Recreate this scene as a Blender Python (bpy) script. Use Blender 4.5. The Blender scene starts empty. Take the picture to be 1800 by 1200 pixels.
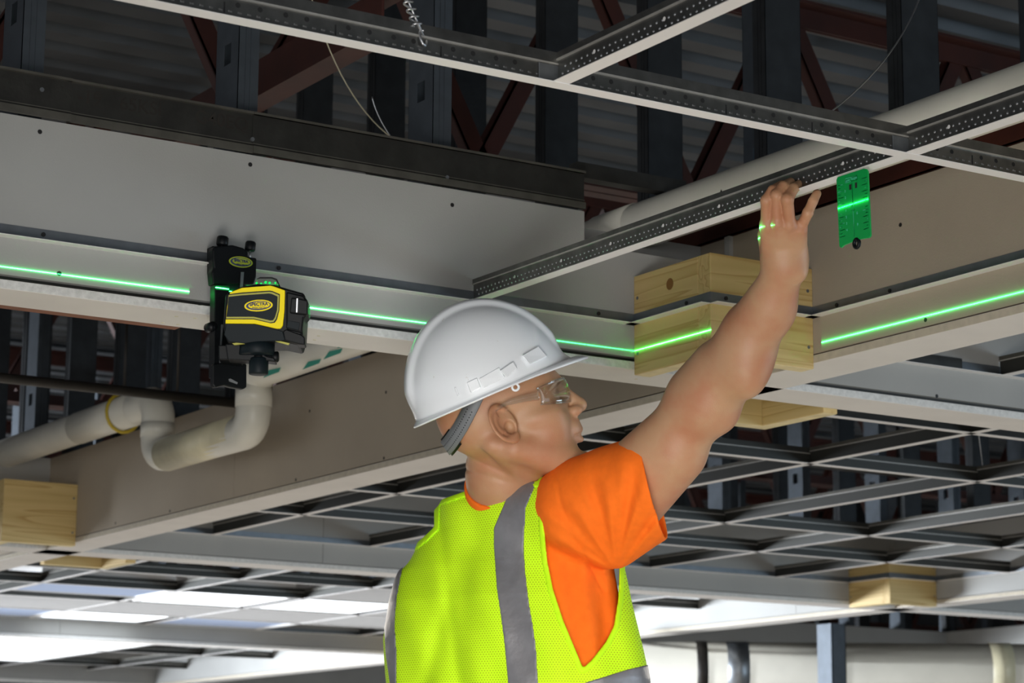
import bpy, math, random
import numpy as np
from mathutils import Vector, Matrix
random.seed(4)
S = bpy.context.scene
COL = S.collection
# ---------------------------------------------------------------- camera
CR = Vector((0.84331755, -0.53738139, 0.00606167))
CU = Vector((-0.11111085, -0.16330950, 0.98029811))
CF = Vector((0.52580404, 0.82737612, 0.19743067))
CAMP = Vector((0, 0, 1.5)); FPX = 4181.95
cam = bpy.data.cameras.new('camera'); camo = bpy.data.objects.new('camera', cam); COL.objects.link(camo)
cam.sensor_width = 36; cam.lens = FPX / 1800 * 36; cam.clip_end = 200; cam.clip_start = 0.05
M = Matrix((CR, CU, -CF)).transposed().to_4x4(); M.translation = CAMP; camo.matrix_world = M
cam.dof.use_dof = True; cam.dof.focus_distance = 3.65; cam.dof.aperture_fstop = 12.0
S.camera = camo
S.view_settings.view_transform = 'Standard'; S.view_settings.look = 'None'
S.view_settings.gamma = 1; S.view_settings.use_curve_mapping = False
S.view_settings.exposure = 0.0
# ---------------------------------------------------------------- world + lights
W = bpy.data.worlds.new('world'); S.world = W; W.use_nodes = True
bg = W.node_tree.nodes['Background']; bg.inputs[0].default_value = (0.86, 0.91, 0.98, 1); bg.inputs[1].default_value = 0.72
def area(name, loc, target, sx, sy, power, color):
    l = bpy.data.lights.new(name, 'AREA'); l.shape = 'RECTANGLE'; l.size = sx; l.size_y = sy
    l.energy = power; l.color = color
    o = bpy.data.objects.new(name, l); COL.objects.link(o); o.location = loc
    o.rotation_euler = (Vector(target) - Vector(loc)).to_track_quat('-Z', 'Y').to_euler()
    return o
# added soft fill lamp behind the camera; daylight from right-hand and far-left openings
area('fill_front', (-2.6, -3.2, 1.5), (2.2, 3.0, 1.9), 6.0, 2.4, 90, (1.0, 0.97, 0.92))
area('daylight_right', (9.6, -1.0, 1.2), (4.5, 3.7, 2.2), 4.0, 2.0, 190, (0.66, 0.84, 1.0))
dl = area('daylight_left', (-1.0, 14.5, 1.2), (6.5, 10.2, 2.3), 5.0, 1.6, 330, (0.86, 0.92, 1.0)); dl.data.spread = math.radians(50)
wl = area('worker_fill', (0.75, 1.35, 0.95), (2.15, 3.35, 2.0), 0.9, 0.9, 6.5, (1.0, 0.98, 0.95)); wl.data.spread = math.radians(75)  # unseen fill lamp added to brighten the worker
for i, (x, y, p) in enumerate([(1.4, 1.5, 60), (2.6, 6.2, 60), (5.2, 5.0, 50), (6.0, 11.0, 60)]):
    area('floor_fill', (x, y, 2.2), (x, y, 0), 1.4, 0.5, p, (1.0, 0.93, 0.84))  # unseen fill lamps added to light the floor and the undersides

# ---------------------------------------------------------------- materials
def newmat(name):
    m = bpy.data.materials.new(name); m.use_nodes = True
    return m, m.node_tree, m.node_tree.nodes['Principled BSDF']
def mat(name, col, rough=0.5, metal=0.0, noise=0.0, nscale=20, bump=0.0, bscale=200, spec=0.5, stretch=None, coat=0):
    m, t, b = newmat(name); L = t.links
    b.inputs['Base Color'].default_value = (*col, 1); b.inputs['Roughness'].default_value = rough
    b.inputs['Metallic'].default_value = metal; b.inputs['Specular IOR Level'].default_value = spec
    b.inputs['Coat Weight'].default_value = coat
    tc = t.nodes.new('ShaderNodeTexCoord'); mp = t.nodes.new('ShaderNodeMapping'); L.new(tc.outputs['Object'], mp.inputs[0])
    if stretch: mp.inputs['Scale'].default_value = stretch
    if noise:
        n = t.nodes.new('ShaderNodeTexNoise'); n.inputs['Scale'].default_value = nscale; n.inputs['Detail'].default_value = 5
        L.new(mp.outputs[0], n.inputs[0])
        r = t.nodes.new('ShaderNodeValToRGB'); r.color_ramp.elements[0].position = 0.3; r.color_ramp.elements[1].position = 0.7
        r.color_ramp.elements[0].color = (*[c * (1 - noise) for c in col], 1)
        r.color_ramp.elements[1].color = (*[min(1, c * (1 + noise)) for c in col], 1)
        L.new(n.outputs[0], r.inputs[0]); L.new(r.outputs[0], b.inputs['Base Color'])
    if bump:
        n = t.nodes.new('ShaderNodeTexNoise'); n.inputs['Scale'].default_value = bscale; n.inputs['Detail'].default_value = 3
        L.new(mp.outputs[0], n.inputs[0])
        bp = t.nodes.new('ShaderNodeBump'); bp.inputs['Strength'].default_value = bump; bp.inputs['Distance'].default_value = 0.002
        L.new(n.outputs[0], bp.inputs['Height']); L.new(bp.outputs[0], b.inputs['Normal'])
    return m
def wood(name, axis):
    m, t, b = newmat(name); L = t.links
    tc = t.nodes.new('ShaderNodeTexCoord'); mp = t.nodes.new('ShaderNodeMapping'); L.new(tc.outputs['Object'], mp.inputs[0])
    sc = [14, 14, 14]; sc[axis] = 0.45; mp.inputs['Scale'].default_value = sc; mp.inputs['Rotation'].default_value = (0.04, 0.05, 0.03)
    n = t.nodes.new('ShaderNodeTexNoise'); n.inputs['Scale'].default_value = 1.3; n.inputs['Detail'].default_value = 2; n.inputs['Distortion'].default_value = 0.4
    L.new(mp.outputs[0], n.inputs[0])
    mu = t.nodes.new('ShaderNodeMath'); mu.operation = 'MULTIPLY'; mu.inputs[1].default_value = 8; L.new(n.outputs[0], mu.inputs[0])
    fr = t.nodes.new('ShaderNodeMath'); fr.operation = 'FRACT'; L.new(mu.outputs[0], fr.inputs[0])
    r = t.nodes.new('ShaderNodeValToRGB'); e = r.color_ramp.elements
    e[0].position = 0.0; e[0].color = (0.62, 0.46, 0.20, 1); e[1].position = 0.75; e[1].color = (0.55, 0.40, 0.16, 1)
    x = r.color_ramp.elements.new(0.93); x.color = (0.46, 0.30, 0.10, 1); x = r.color_ramp.elements.new(1.0); x.color = (0.58, 0.42, 0.18, 1)
    L.new(fr.outputs[0], r.inputs[0])
    # knots
    v = t.nodes.new('ShaderNodeTexVoronoi'); v.inputs['Scale'].default_value = 5.5; L.new(tc.outputs['Object'], v.inputs[0])
    k = t.nodes.new('ShaderNodeMath'); k.operation = 'LESS_THAN'; k.inputs[1].default_value = 0.075; L.new(v.outputs['Distance'], k.inputs[0])
    mx = t.nodes.new('ShaderNodeMix'); mx.data_type = 'RGBA'; L.new(k.outputs[0], mx.inputs[0]); L.new(r.outputs[0], mx.inputs[6]); mx.inputs[7].default_value = (0.22, 0.10, 0.02, 1)
    L.new(mx.outputs[2], b.inputs['Base Color']); b.inputs['Roughness'].default_value = 0.55
    return m
MT = {}
MT['dry'] = mat('grey_drywall_paper', (0.36, 0.36, 0.345), 0.85, noise=0.06, nscale=3, bump=0.15, bscale=300)
MT['dryb'] = mat('tan_drywall_paper', (0.37, 0.315, 0.245), 0.85, noise=0.06, nscale=3, bump=0.15, bscale=300)
MT['under'] = mat('white_drywall_paper', (0.72, 0.69, 0.65), 0.8, noise=0.04, nscale=8, bump=0.1, bscale=300)
MT['core'] = mat('gypsum_core', (0.68, 0.68, 0.66), 0.9, noise=0.12, nscale=120, bump=0.4, bscale=400)
MT['galv'] = mat('galvanised_steel', (0.30, 0.32, 0.34), 0.38, 0.85, noise=0.15, nscale=30)
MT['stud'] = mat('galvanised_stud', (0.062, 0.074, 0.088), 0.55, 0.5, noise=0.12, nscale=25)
MT['stud_shaded'] = mat('shaded_stud', (0.030, 0.033, 0.036), 0.5, 0.5, noise=0.2, nscale=25)  # stud steel darkened for the shade inside the open channels
MT['lip'] = mat('lightened_track_steel', (0.11, 0.105, 0.09), 0.45, 0.5, noise=0.2, nscale=25)  # track steel lightened where the lips catch light
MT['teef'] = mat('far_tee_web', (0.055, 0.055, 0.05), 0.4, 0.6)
MT['edgeb'] = mat('tan_board_edge', (0.50, 0.45, 0.36), 0.9, noise=0.1, nscale=60)
MT['track'] = mat('dark_track_steel', (0.045, 0.044, 0.040), 0.45, 0.6, noise=0.2, nscale=25, bump=0.2, bscale=120)
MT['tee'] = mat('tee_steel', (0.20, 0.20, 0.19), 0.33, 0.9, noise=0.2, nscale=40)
MT['teeb'] = mat('tee_bulb_steel', (0.60, 0.58, 0.54), 0.3, 0.6, noise=0.1, nscale=40)
MT['dimple'] = mat('dimple_steel', (0.75, 0.75, 0.75), 0.22, 0.9)
MT['leg'] = mat('angle_leg_steel', (0.20, 0.22, 0.24), 0.4, 0.7, noise=0.1, nscale=30)
MT['white'] = mat('white_baked_paint', (0.78, 0.76, 0.74), 0.45)
MT['hole'] = mat('punched_hole', (0.01, 0.01, 0.01), 0.9)
MT['red'] = mat('red_oxide_primer', (0.050, 0.010, 0.005), 0.6, noise=0.3, nscale=8)
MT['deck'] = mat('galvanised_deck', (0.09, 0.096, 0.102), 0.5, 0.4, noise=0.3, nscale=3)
MT['pvc'] = mat('white_pvc', (0.66, 0.64, 0.56), 0.35, noise=0.1, nscale=5)
MT['pvcy'] = mat('stained_pvc', (0.60, 0.55, 0.38), 0.4, noise=0.2, nscale=9)
MT['iron'] = mat('black_iron_pipe', (0.03, 0.026, 0.022), 0.5, 0.3, noise=0.2)
MT['wx'] = wood('pine_grain_x', 0); MT['wy'] = wood('pine_grain_y', 1)
MT['bend'] = mat('pine_edge', (0.72, 0.60, 0.33), 0.6, noise=0.12, nscale=30)
MT['screw'] = mat('black_screw', (0.02, 0.02, 0.02), 0.5, 0.3)
MT['zinc'] = mat('zinc_wire', (0.55, 0.56, 0.58), 0.3, 0.9)
MT['concrete'] = mat('concrete_floor', (0.50, 0.47, 0.43), 0.8, noise=0.1, nscale=2)
MT['wallp'] = mat('painted_wall', (0.35, 0.34, 0.33), 0.8)
MT['duct'] = mat('duct_wrap', (0.42, 0.40, 0.34), 0.7, noise=0.14, nscale=2.5)
MT['rust'] = mat('rusty_primer', (0.20, 0.07, 0.03), 0.7, noise=0.3, nscale=12)
MT['green'] = mat('green_marking_paint', (0.05, 0.35, 0.25), 0.6)
MT['yellow'] = mat('yellow_residue', (0.45, 0.33, 0.02), 0.5)
MT['blackp'] = mat('black_plastic', (0.004, 0.005, 0.006), 0.4, spec=0.2)
MT['dark2'] = mat('charcoal_rubber', (0.005, 0.010, 0.013), 0.5, spec=0.2)
MT['yel'] = mat('yellow_housing', (1.0, 0.80, 0.0), 0.4, spec=0.2)
MT['yel2'] = mat('olive_pinstripe', (0.40, 0.38, 0.03), 0.4)
MT['navy'] = mat('navy_ink', (0.02, 0.03, 0.12), 0.5)
MT['logog'] = mat('lime_badge', (0.35, 0.42, 0.02), 0.4)

# ---------------------------------------------------------------- helpers
def at(px, py, d): return CAMP + d * (CF + CR * ((px - 900) / FPX) - CU * ((py - 600) / FPX))
def aty(px, py, y):
    d = at(px, py, 1) - CAMP; return CAMP + d * (y / d.y)
def atx(px, py, x):
    d = at(px, py, 1) - CAMP; return CAMP + d * (x / d.x)
class MB:
    def __init__(s): s.v = []; s.f = []
    def add(s, vs, fs):
        o = len(s.v); s.v += [tuple(v) for v in vs]; s.f += [tuple(i + o for i in f) for f in fs]; return s
    def box(s, a, b, T=None):
        x0, x1 = sorted((a[0], b[0])); y0, y1 = sorted((a[1], b[1])); z0, z1 = sorted((a[2], b[2]))
        vs = [Vector(p) for p in [(x0, y0, z0), (x1, y0, z0), (x1, y1, z0), (x0, y1, z0), (x0, y0, z1), (x1, y0, z1), (x1, y1, z1), (x0, y1, z1)]]
        if T is not None: vs = [T @ v for v in vs]
        return s.add(vs, [(0, 3, 2, 1), (4, 5, 6, 7), (0, 1, 5, 4), (1, 2, 6, 5), (2, 3, 7, 6), (3, 0, 4, 7)])
    def tube(s, pts, r, n=10, cap=True, rs=None):
        pts = [Vector(p) for p in pts]; o = len(s.v); prev = None
        for i, p in enumerate(pts):
            d = (pts[min(i + 1, len(pts) - 1)] - pts[max(i - 1, 0)]).normalized()
            if prev is None:
                u = d.orthogonal().normalized()
            else:
                u = (prev - d * prev.dot(d)).normalized()
            prev = u; w = d.cross(u); rr = rs[i] if rs else r
            for k in range(n):
                a = 2 * math.pi * k / n; s.v.append(tuple(p + (u * math.cos(a) + w * math.sin(a)) * rr))
        for i in range(len(pts) - 1):
            for k in range(n):
                a = o + i * n + k; b = o + i * n + (k + 1) % n; s.f.append((a, b, b + n, a + n))
        if cap:
            s.f.append(tuple(o + k for k in reversed(range(n)))); e = o + (len(pts) - 1) * n; s.f.append(tuple(e + k for k in range(n)))
        return s
    def ext(s, poly, d):          # polygon of points extruded along vector d
        n = len(poly); P = [Vector(p) for p in poly]; d = Vector(d)
        nor = Vector((0, 0, 0))
        for i in range(n): nor += P[i].cross(P[(i + 1) % n])
        if nor.dot(d) > 0: P.reverse()
        o = len(s.v); s.v += [tuple(p) for p in P] + [tuple(p + d) for p in P]
        s.f.append(tuple(o + i for i in range(n))); s.f.append(tuple(o + n + i for i in reversed(range(n))))
        for i in range(n):
            j = (i + 1) % n; s.f.append((o + j, o + i, o + n + i, o + n + j))
        return s
    def mesh(s, name, m, smooth=False):
        me = bpy.data.meshes.new(name); me.from_pydata(s.v, [], s.f)
        if m: me.materials.append(m)
        if smooth: me.polygons.foreach_set('use_smooth', [True] * len(me.polygons))
        me.update(); return me
    def obj(s, name, m, parent=None, smooth=False):
        return link(name, s.mesh(name, m, smooth), parent)
def link(name, me, parent=None, loc=None):
    o = bpy.data.objects.new(name, me); COL.objects.link(o)
    if parent: o.parent = parent; o.matrix_parent_inverse = Matrix.Translation(parent.location).inverted() if loc is None else Matrix()
    if loc is not None: o.location = loc
    return o
def tag(o, label, cat, group=None):
    o['label'] = label; o['category'] = cat
    if group: o['group'] = group
    return o
def thing(name, label, cat, loc=(0, 0, 0), group=None):
    o = bpy.data.objects.new(name, None); COL.objects.link(o); o.location = loc; o.empty_display_size = 0.05
    return tag(o, label, cat, group)
def bevel(o, w, seg=2):
    m = o.modifiers.new('bevel', 'BEVEL'); m.width = w; m.segments = seg; m.limit_method = 'ANGLE'; return o
def stuff(o): o['kind'] = 'stuff'; return o
def struct(o): o['kind'] = 'structure'; return o

# ---------------------------------------------------------------- key dimensions
YA, TH = 3.7034, 0.124
XA = 2.8809
BAY = 3.658
ZB, ZF, ZT = 2.3597, 2.4476, 2.660
ZL = 2.3968
YS = [YA, YA + BAY, YA + 2 * BAY, YA + 3 * BAY]
XS = [XA, XA + BAY, XA + 2 * BAY]
ZD = 3.64
def rng(a, b, st):
    r = []
    while a < b - 1e-6: r.append(a); a += st
    return r
# ---------------------------------------------------------------- room shell
struct(MB().box((-6, -6, -0.05), (22, 21, 0)).obj('floor', MT['concrete']))
# corrugated roof deck seen from below
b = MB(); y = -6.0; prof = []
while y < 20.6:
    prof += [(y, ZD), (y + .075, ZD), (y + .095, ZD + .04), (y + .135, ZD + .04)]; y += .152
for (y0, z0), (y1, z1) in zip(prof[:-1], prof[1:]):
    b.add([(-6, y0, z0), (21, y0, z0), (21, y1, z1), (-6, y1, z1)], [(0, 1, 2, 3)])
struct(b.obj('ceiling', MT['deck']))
# far walls with openings
b = MB()
b.box((-6, 20.6, 0), (5.0, 20.8, 4)); b.box((15.0, 20.6, 0), (22, 20.8, 4)); b.box((5.0, 20.6, 0), (15.0, 20.8, 0.5)); b.box((5.0, 20.6, 3.0), (15.0, 20.8, 4))
struct(b.obj('wall_far', MT['wallp']))
b = MB(); b.box((20.8, -6, 0), (21, 20.6, 4)); struct(b.obj('wall_right', MT['wallp']))
b = MB(); b.box((-6.2, -6, 2.7), (-6, 5, 4)).box((-6.2, -6, 0), (-6, 20.8, .4)); struct(b.obj('blocking_wall_left', MT['wallp']))  # unseen; upper part added to keep sky light off the near plenum
b = MB(); b.box((-6, -6.2, 2.7), (21, -6, 4)).box((-6, -6.2, 0), (21, -6, .4)); struct(b.obj('blocking_wall_near', MT['wallp']))  # unseen; added so daylight enters only below the plenum
w = struct(bpy.data.objects.new('window_1', None)); COL.objects.link(w); w.location = (10, 20.7, 0.5)
for x in rng(5.0, 15.1, 2.0): MB().box((x - .03, 20.62, .5), (x + .03, 20.7, 3.0)).obj('mullion', MT['galv'], w)
mg, t, bb = newmat('window_glass')
for nd in list(t.nodes):
    if nd.type == 'BSDF_PRINCIPLED': t.nodes.remove(nd)
tr = t.nodes.new('ShaderNodeBsdfTransparent'); gl = t.nodes.new('ShaderNodeBsdfGlossy'); gl.inputs['Roughness'].default_value = 0.03
mx = t.nodes.new('ShaderNodeMixShader'); mx.inputs[0].default_value = 0.08
t.links.new(tr.outputs[0], mx.inputs[1]); t.links.new(gl.outputs[0], mx.inputs[2]); t.links.new(mx.outputs[0], t.nodes['Material Output'].inputs[0])
MT['glass'] = mg
for x in rng(5.0, 15.0, 2.0): MB().box((x + .03, 20.65, .5), (x + 1.97, 20.656, 3.0)).obj('pane', MT['glass'], w)

# ---------------------------------------------------------------- steel joists
def joist(y, x0, x1, label, grp=None):
    t = thing('steel_joist', label, 'joist', (x0, y, 3.02), grp)
    MB().box((x0, y - .045, 3.0), (x1, y - .004, 3.006)).box((x0, y - .010, 3.006), (x1, y - .004, 3.045)).box((x0, y + .004, 3.0), (x1, y + .045, 3.006)).box((x0, y + .004, 3.006), (x1, y + .010, 3.045)).obj('bottom_chord', MT['red'], t)
    MB().box((x0, y - .05, 3.592), (x1, y - .004, 3.60)).box((x0, y - .010, 3.54), (x1, y - .004, 3.60)).box((x0, y + .004, 3.592), (x1, y + .05, 3.60)).box((x0, y + .004, 3.54), (x1, y + .010, 3.60)).obj('top_chord', MT['red'], t)
    x = x0 + .31; k = 0
    up = None
    while x < x1 - .4:
        for dx in (-.31, .31):
            d = Vector((dx, 0, .55)).normalized(); nrm = Vector((d.z, 0, -d.x)); p = Vector((x, y - .003, 3.02)); q = p + Vector((dx * .97, 0, .56))
            mb = MB().ext([p - nrm * .024, p + nrm * .024, q + nrm * .024, q - nrm * .024], (0, .006, 0))
            mb.ext([p - nrm * .024, p - nrm * .018, q - nrm * .018, q - nrm * .024], (0, .035, 0))
            mb.obj('web_member', MT['red'], t)
        x += .62
joist(4.62, -.56 + .0, 9.36, 'nearest red primed open web joist behind the galvanised studs')
joist(6.45, -.5, 14.4, 'second red primed open web joist back, above the iron pipe')
for k, y in enumerate((8.3, 10.2, 12.2, 14.3)):
    joist(y, 1.5 + k, 18, ('third', 'fourth', 'fifth', 'sixth and farthest')[k] + ' red primed open web joist back under the roof deck', 'far roof joists')
g = MB().box((2.17, 3.9, 3.10), (2.23, 9, 3.106)).box((2.17, 3.9, 3.03), (2.176, 9, 3.10)).box((2.17, 3.9, 3.024), (2.23, 9, 3.03))
tag(g.obj('steel_purlin', MT['red']), 'red primed steel beam running away behind the left studs', 'beam')
b = MB().box((XA + .004, .3, 2.664), (XA + .010, 4.5, 2.70)).box((XA + .004, .3, 2.662), (XA + .06, 4.5, 2.668))
tag(b.obj('steel_angle', MT['red']), 'brown red steel angle lying along the top of the right bulkhead', 'steel angle')
# ---------------------------------------------------------------- bulkheads (hollow drywall beams)
def bx(ax, a, b, F0):        # box in (u, v, z) -> world
    if ax == 'A': return (a[0], F0 + a[1], a[2]), (b[0], F0 + b[1], b[2])
    return (F0 + a[1], a[0], a[2]), (F0 + b[1], b[0], b[2])
def prot_stud(ax):
    m = MB(); z0, z1 = ZT + .002, ZD - .002
    def B(a, b_): m.box(*bx(ax, a, b_, 0))
    # web split round two punched slots, the two flanges and their ribs and lips
    hz = 2.86; hh = .02 if ax == 'A' else .0001
    B((0, .016, z0), (.0015, .108, hz - hh)); B((0, .016, hz + hh), (.0015, .108, z1))
    B((0, .016, hz - hh), (.0015, .047, hz + hh)); B((0, .077, hz - hh), (.0015, .108, hz + hh))
    B((0, .016, z0), (.041, .0175, z1)); B((0, .1065, z0), (.041, .108, z1))
    B((.0395, .0175, z0), (.041, .026, z1)); B((.0395, .098, z0), (.041, .1065, z1))
    B((.014, .0145, z0), (.017, .016, z1)); B((.024, .0145, z0), (.027, .016, z1))
    return m.mesh('stud', MT['stud'] if ax == 'A' else MT['stud_shaded'])
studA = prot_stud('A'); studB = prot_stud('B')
def screws(pts, n, parent):
    for p in pts:
        m = MB(); p = Vector(p); n_ = Vector(n)
        m.tube([p + n_ * .0005, p + n_ * -.001, p + n_ * -.002], .0042, 8, rs=[.0042, .0042, .003]).obj('screw', MT['screw'], parent)
def bulkhead(ax, F0, u0, u1, label, face, st0, joints, cut=None, scr=True):
    loc = (u0, F0, ZB) if ax == 'A' else (F0, u0, ZB)
    t = thing('drywall_bulkhead', label, 'bulkhead', loc)
    def P(name, m, *boxes):
        q = MB()
        for a, b_ in boxes: q.box(*bx(ax, a, b_, F0))
        return q.obj(name, m, t)
    js = [u0] + joints + [u1]; gap = .0245 if F0 == YA else .0185
    for a, b_ in zip(js[:-1], js[1:]):
        bxs = [((a + .001, 0, ZB + gap), (b_ - .001, .0155, ZT))]
        if cut and a < cut[0] < b_:
            bxs = [((a + .001, 0, ZB + .0245), (cut[0], .0155, ZT)), ((cut[0], 0, ZB + .0245), (min(b_, cut[1]), .0155, 2.594))]
            if b_ > cut[1]: bxs.append(((cut[1], 0, ZB + .0245), (b_ - .001, .0155, ZT)))
        P('face_board', face, *bxs)
        P('back_board', face, ((a + .001, TH - .0155, ZB + .016), (b_ - .001, TH, ZT)))
    P('bottom_board', MT['under'], ((u0, 0, ZB), (u1, TH, ZB + .0158)))
    P('bottom_board_edge', MT['edgeb'] if ax == 'B' else MT['core'], ((u0, -.0008, ZB + .001), (u1, 0, ZB + .0150)))
    P('bottom_track', MT['track'], ((u0, .0165, ZB + .0158), (u1, .1075, ZB + .018)), ((u0, .0165, ZB + .018), (u1, .018, ZB + .05)), ((u0, .106, ZB + .018), (u1, .1075, ZB + .05)))
    for k, u in enumerate(rng(st0, u1, .4064)):
        if cut and cut[0] < u < cut[1]: continue
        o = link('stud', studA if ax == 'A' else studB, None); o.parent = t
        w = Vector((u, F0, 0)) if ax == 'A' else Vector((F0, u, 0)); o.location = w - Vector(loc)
    if scr:
        pts = []
        if ax == 'A': pts = [(1.404, F0, 2.638), (1.799, F0, 2.642), (2.219, F0, 2.629), (1.45, F0, 2.398), (3.42, F0, ZL - .01), (3.9, F0, ZL), (.99, F0, 2.64), (1.709, F0, 2.372)]
        else: pts = [(F0, a_, b_) for a_, b_ in ((3.203, 2.579), (3.143, 2.39), (5.125, 2.384), (5.60, 2.385), (4.70, 2.388), (4.33, 2.392), (6.4, 2.385), (6.8, 2.39), (2.82, 2.58), (5.12, 2.55), (5.53, 2.56))]
        screws(pts, (0, -1, 0) if ax == 'A' else (-1, 0, 0), t)
    return t
A1 = bulkhead('A', YS[0], -.7, 10.1, 'long grey drywall bulkhead carrying the laser level, nearest the camera', MT['dry'], 1.3707 - 4 * .4064, [4.06], (2.518, XA - .01))
A2 = bulkhead('A', YS[1], 1.2, 12, 'grey drywall bulkhead crossing behind the worker at shoulder height', MT['dry'], 1.2, [3.9, 6.3], scr=False)
A3 = bulkhead('A', YS[2], 1.2, 15, 'third drywall bulkhead back, above the bright far ceiling panels', MT['dry'], 1.3, [4.4, 6.8], scr=False)
A4 = bulkhead('A', YS[3], 2.2, 15, 'farthest drywall bulkhead across the bottom left', MT['dry'], 2.3, [], scr=False)
B1 = bulkhead('B', XS[0], .3, 18, 'long tan drywall bulkhead running from upper right to lower left', MT['dryb'], 3.203 - 6 * .4064, [3.56, 5.976, 8.4], scr=True)
B2 = bulkhead('B', XS[1], .3, 18, 'drywall bulkhead along the bottom right whose far end is sunlit', MT['dry'], .4, [5.0, 8.0], scr=False)
B3 = bulkhead('B', XS[2], 2, 18, 'farthest drywall bulkhead running away on the right', MT['dry'], 2.1, [], scr=False)
# top tracks of the nearest bulkhead: dark channel with lips and stamped lettering
def track(x0, x1, dy, parent):
    m = MB().box((x0, YA - .002 - dy, 2.664), (x1, YA - dy, 2.735))
    MB().box((x0, YA - .009 - dy, 2.7335), (x1, YA - dy, 2.738)).box((x0, YA - .0085 - dy, 2.662), (x1, YA - .002 - dy, 2.675)).box((x0, YA - .004 - dy, 2.679), (x1, YA - .002 - dy, 2.681)).obj('track_lip', MT['lip'], parent)
    return m.obj('top_track', MT['track'], parent)
MB().box((2.516, YA + .02, 2.7345), (2.78, YA + .05, 2.765)).obj('header_track', MT['track'], A1)
track(1.448, 2.516, 0, A1); track(-.7, 1.455, .0025, A1); track(1.80, 2.515, .0015, A1)
def text(s, size, m, T, name, parent, ext=.0004, bold=0.0, align='CENTER'):
    c = bpy.data.curves.new(name, 'FONT'); c.body = s; c.size = size; c.extrude = ext; c.offset = bold; c.align_x = align; c.align_y = 'CENTER'
    o = bpy.data.objects.new(name, c); COL.objects.link(o)
    dg = bpy.context.evaluated_depsgraph_get(); me = bpy.data.meshes.new_from_object(o.evaluated_get(dg)); bpy.data.objects.remove(o)
    me.materials.clear(); me.materials.append(m); me.transform(T)
    return link(name, me, parent)
TA = Matrix(((1, 0, 0, 0), (0, 0, -1, 0), (0, 1, 0, 0), (0, 0, 0, 1)))
for x, s in ((1.49, '-19'), (1.585, '65KSI'), (1.74, 'G40EQ'), (1.90, '1-5/8'), (2.02, '340'), (2.13, '150')):
    text(s, .034, MT['iron'], Matrix.Translation((x, YA - .0022, 2.712)) @ TA, 'stamped_lettering', A1, bold=.0003)
for q in ((73, 158), (443, 245), (785, 312)):
    p = aty(*q, YA - .003); MB().tube([p, p - Vector((0, .003, 0))], .004, 8).obj('track_screw', MT['galv'], A1)
for q in ((310, 556), (343, 559), (286, 567), (313, 570), (903, 650), (925, 656), (560, 590), (553, 597), (1132, 661), (1118, 666)):
    p = at(*q, 1) - CAMP; p = CAMP + p * ((ZB - 1.5) / p.z); MB().tube([p, p + Vector((0, 0, -.0006))], .0035, 8).obj('screw', MT['pvcy'], A1)
struct_y = MB().box((-.7, YA + TH + .001, ZB + .004), (1.74, YA + TH + .045, ZB + .010)).box((-.7, YA + TH + .001, ZB + .010), (1.74, YA + TH + .006, ZB + .06))
tag(struct_y.obj('steel_angle', MT['rust']), 'rust brown steel angle along the back of the near bulkhead at the left', 'steel angle')
# ---------------------------------------------------------------- wall angles
def wall_angle(ax, F0, u0, u1, side, label, grp=None, marks=()):
    # side -1: flange sticks out towards smaller v
    loc = (u0, F0, ZF) if ax == 'A' else (F0, u0, ZF)
    t = thing('wall_angle', label, 'wall angle', loc, grp)
    e = .0012 * side
    MB().box(*bx(ax, (u0, e, ZF), (u1, .0002 * side, ZF + .022), F0)).obj('leg', MT['leg'], t)
    MB().box(*bx(ax, (u0, .022 * side, ZF - .0006), (u1, 0, ZF + .0004), F0)).obj('flange', MT['white'], t)
    for u in marks:
        p = Vector((u, F0 + e, ZF + .013)) if ax == 'A' else Vector((F0 + e, u, ZF + .013))
        n = Vector((0, side, 0)) if ax == 'A' else Vector((side, 0, 0))
        MB().tube([p, p + n * .002], .004, 8).obj('screw', MT['screw'], t)
    return t
BXW = .246
wall_angle('A', YA, -.7, XA - BXW - .0005, -1, 'galvanised wall angle along the near bulkhead, the laser level hangs on it', marks=(1.418, 1.86, 2.55))
wall_angle('B', XA, .3, YA - BXW - .0005, -1, 'galvanised wall angle along the right-hand bulkhead face', marks=(3.385, 3.235, 2.83))
wall_angle('A', YA - BXW, XA - BXW - .0005, XA, -1, 'short wall angle on the right face of the near pine corner box', marks=(2.67,))
wall_angle('B', XA - BXW, YA - BXW - .0005, YA, -1, 'short wall angle on the left face of the near pine corner box', marks=(3.53,))
wall_angle('A', YS[1], XA + TH, XS[1] - BXW, -1, 'wall angle on the bulkhead behind the worker')
wall_angle('A', YS[2], XA + TH, XS[1], -1, 'wall angle on the third bulkhead above the bright panels')
wall_angle('B', XS[1], YA + TH, YS[1] - BXW, -1, 'wall angle on the far right bulkhead face')
wall_angle('A', YS[1] - BXW, XS[1] - BXW, XS[1], -1, 'short wall angle on the right face of the far pine corner box')
wall_angle('B', XS[1] - BXW, YS[1] - BXW, YS[1], -1, 'short wall angle on the left face of the far pine corner box')
wall_angle('A', YA, XA + TH, XS[1], -1, 'wall angle in the bluish opening at the right edge')
wall_angle('A', YA + TH, XA + TH + .25, XS[1], 1, 'wall angle on the back of the near bulkhead, right of the crossing')
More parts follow.
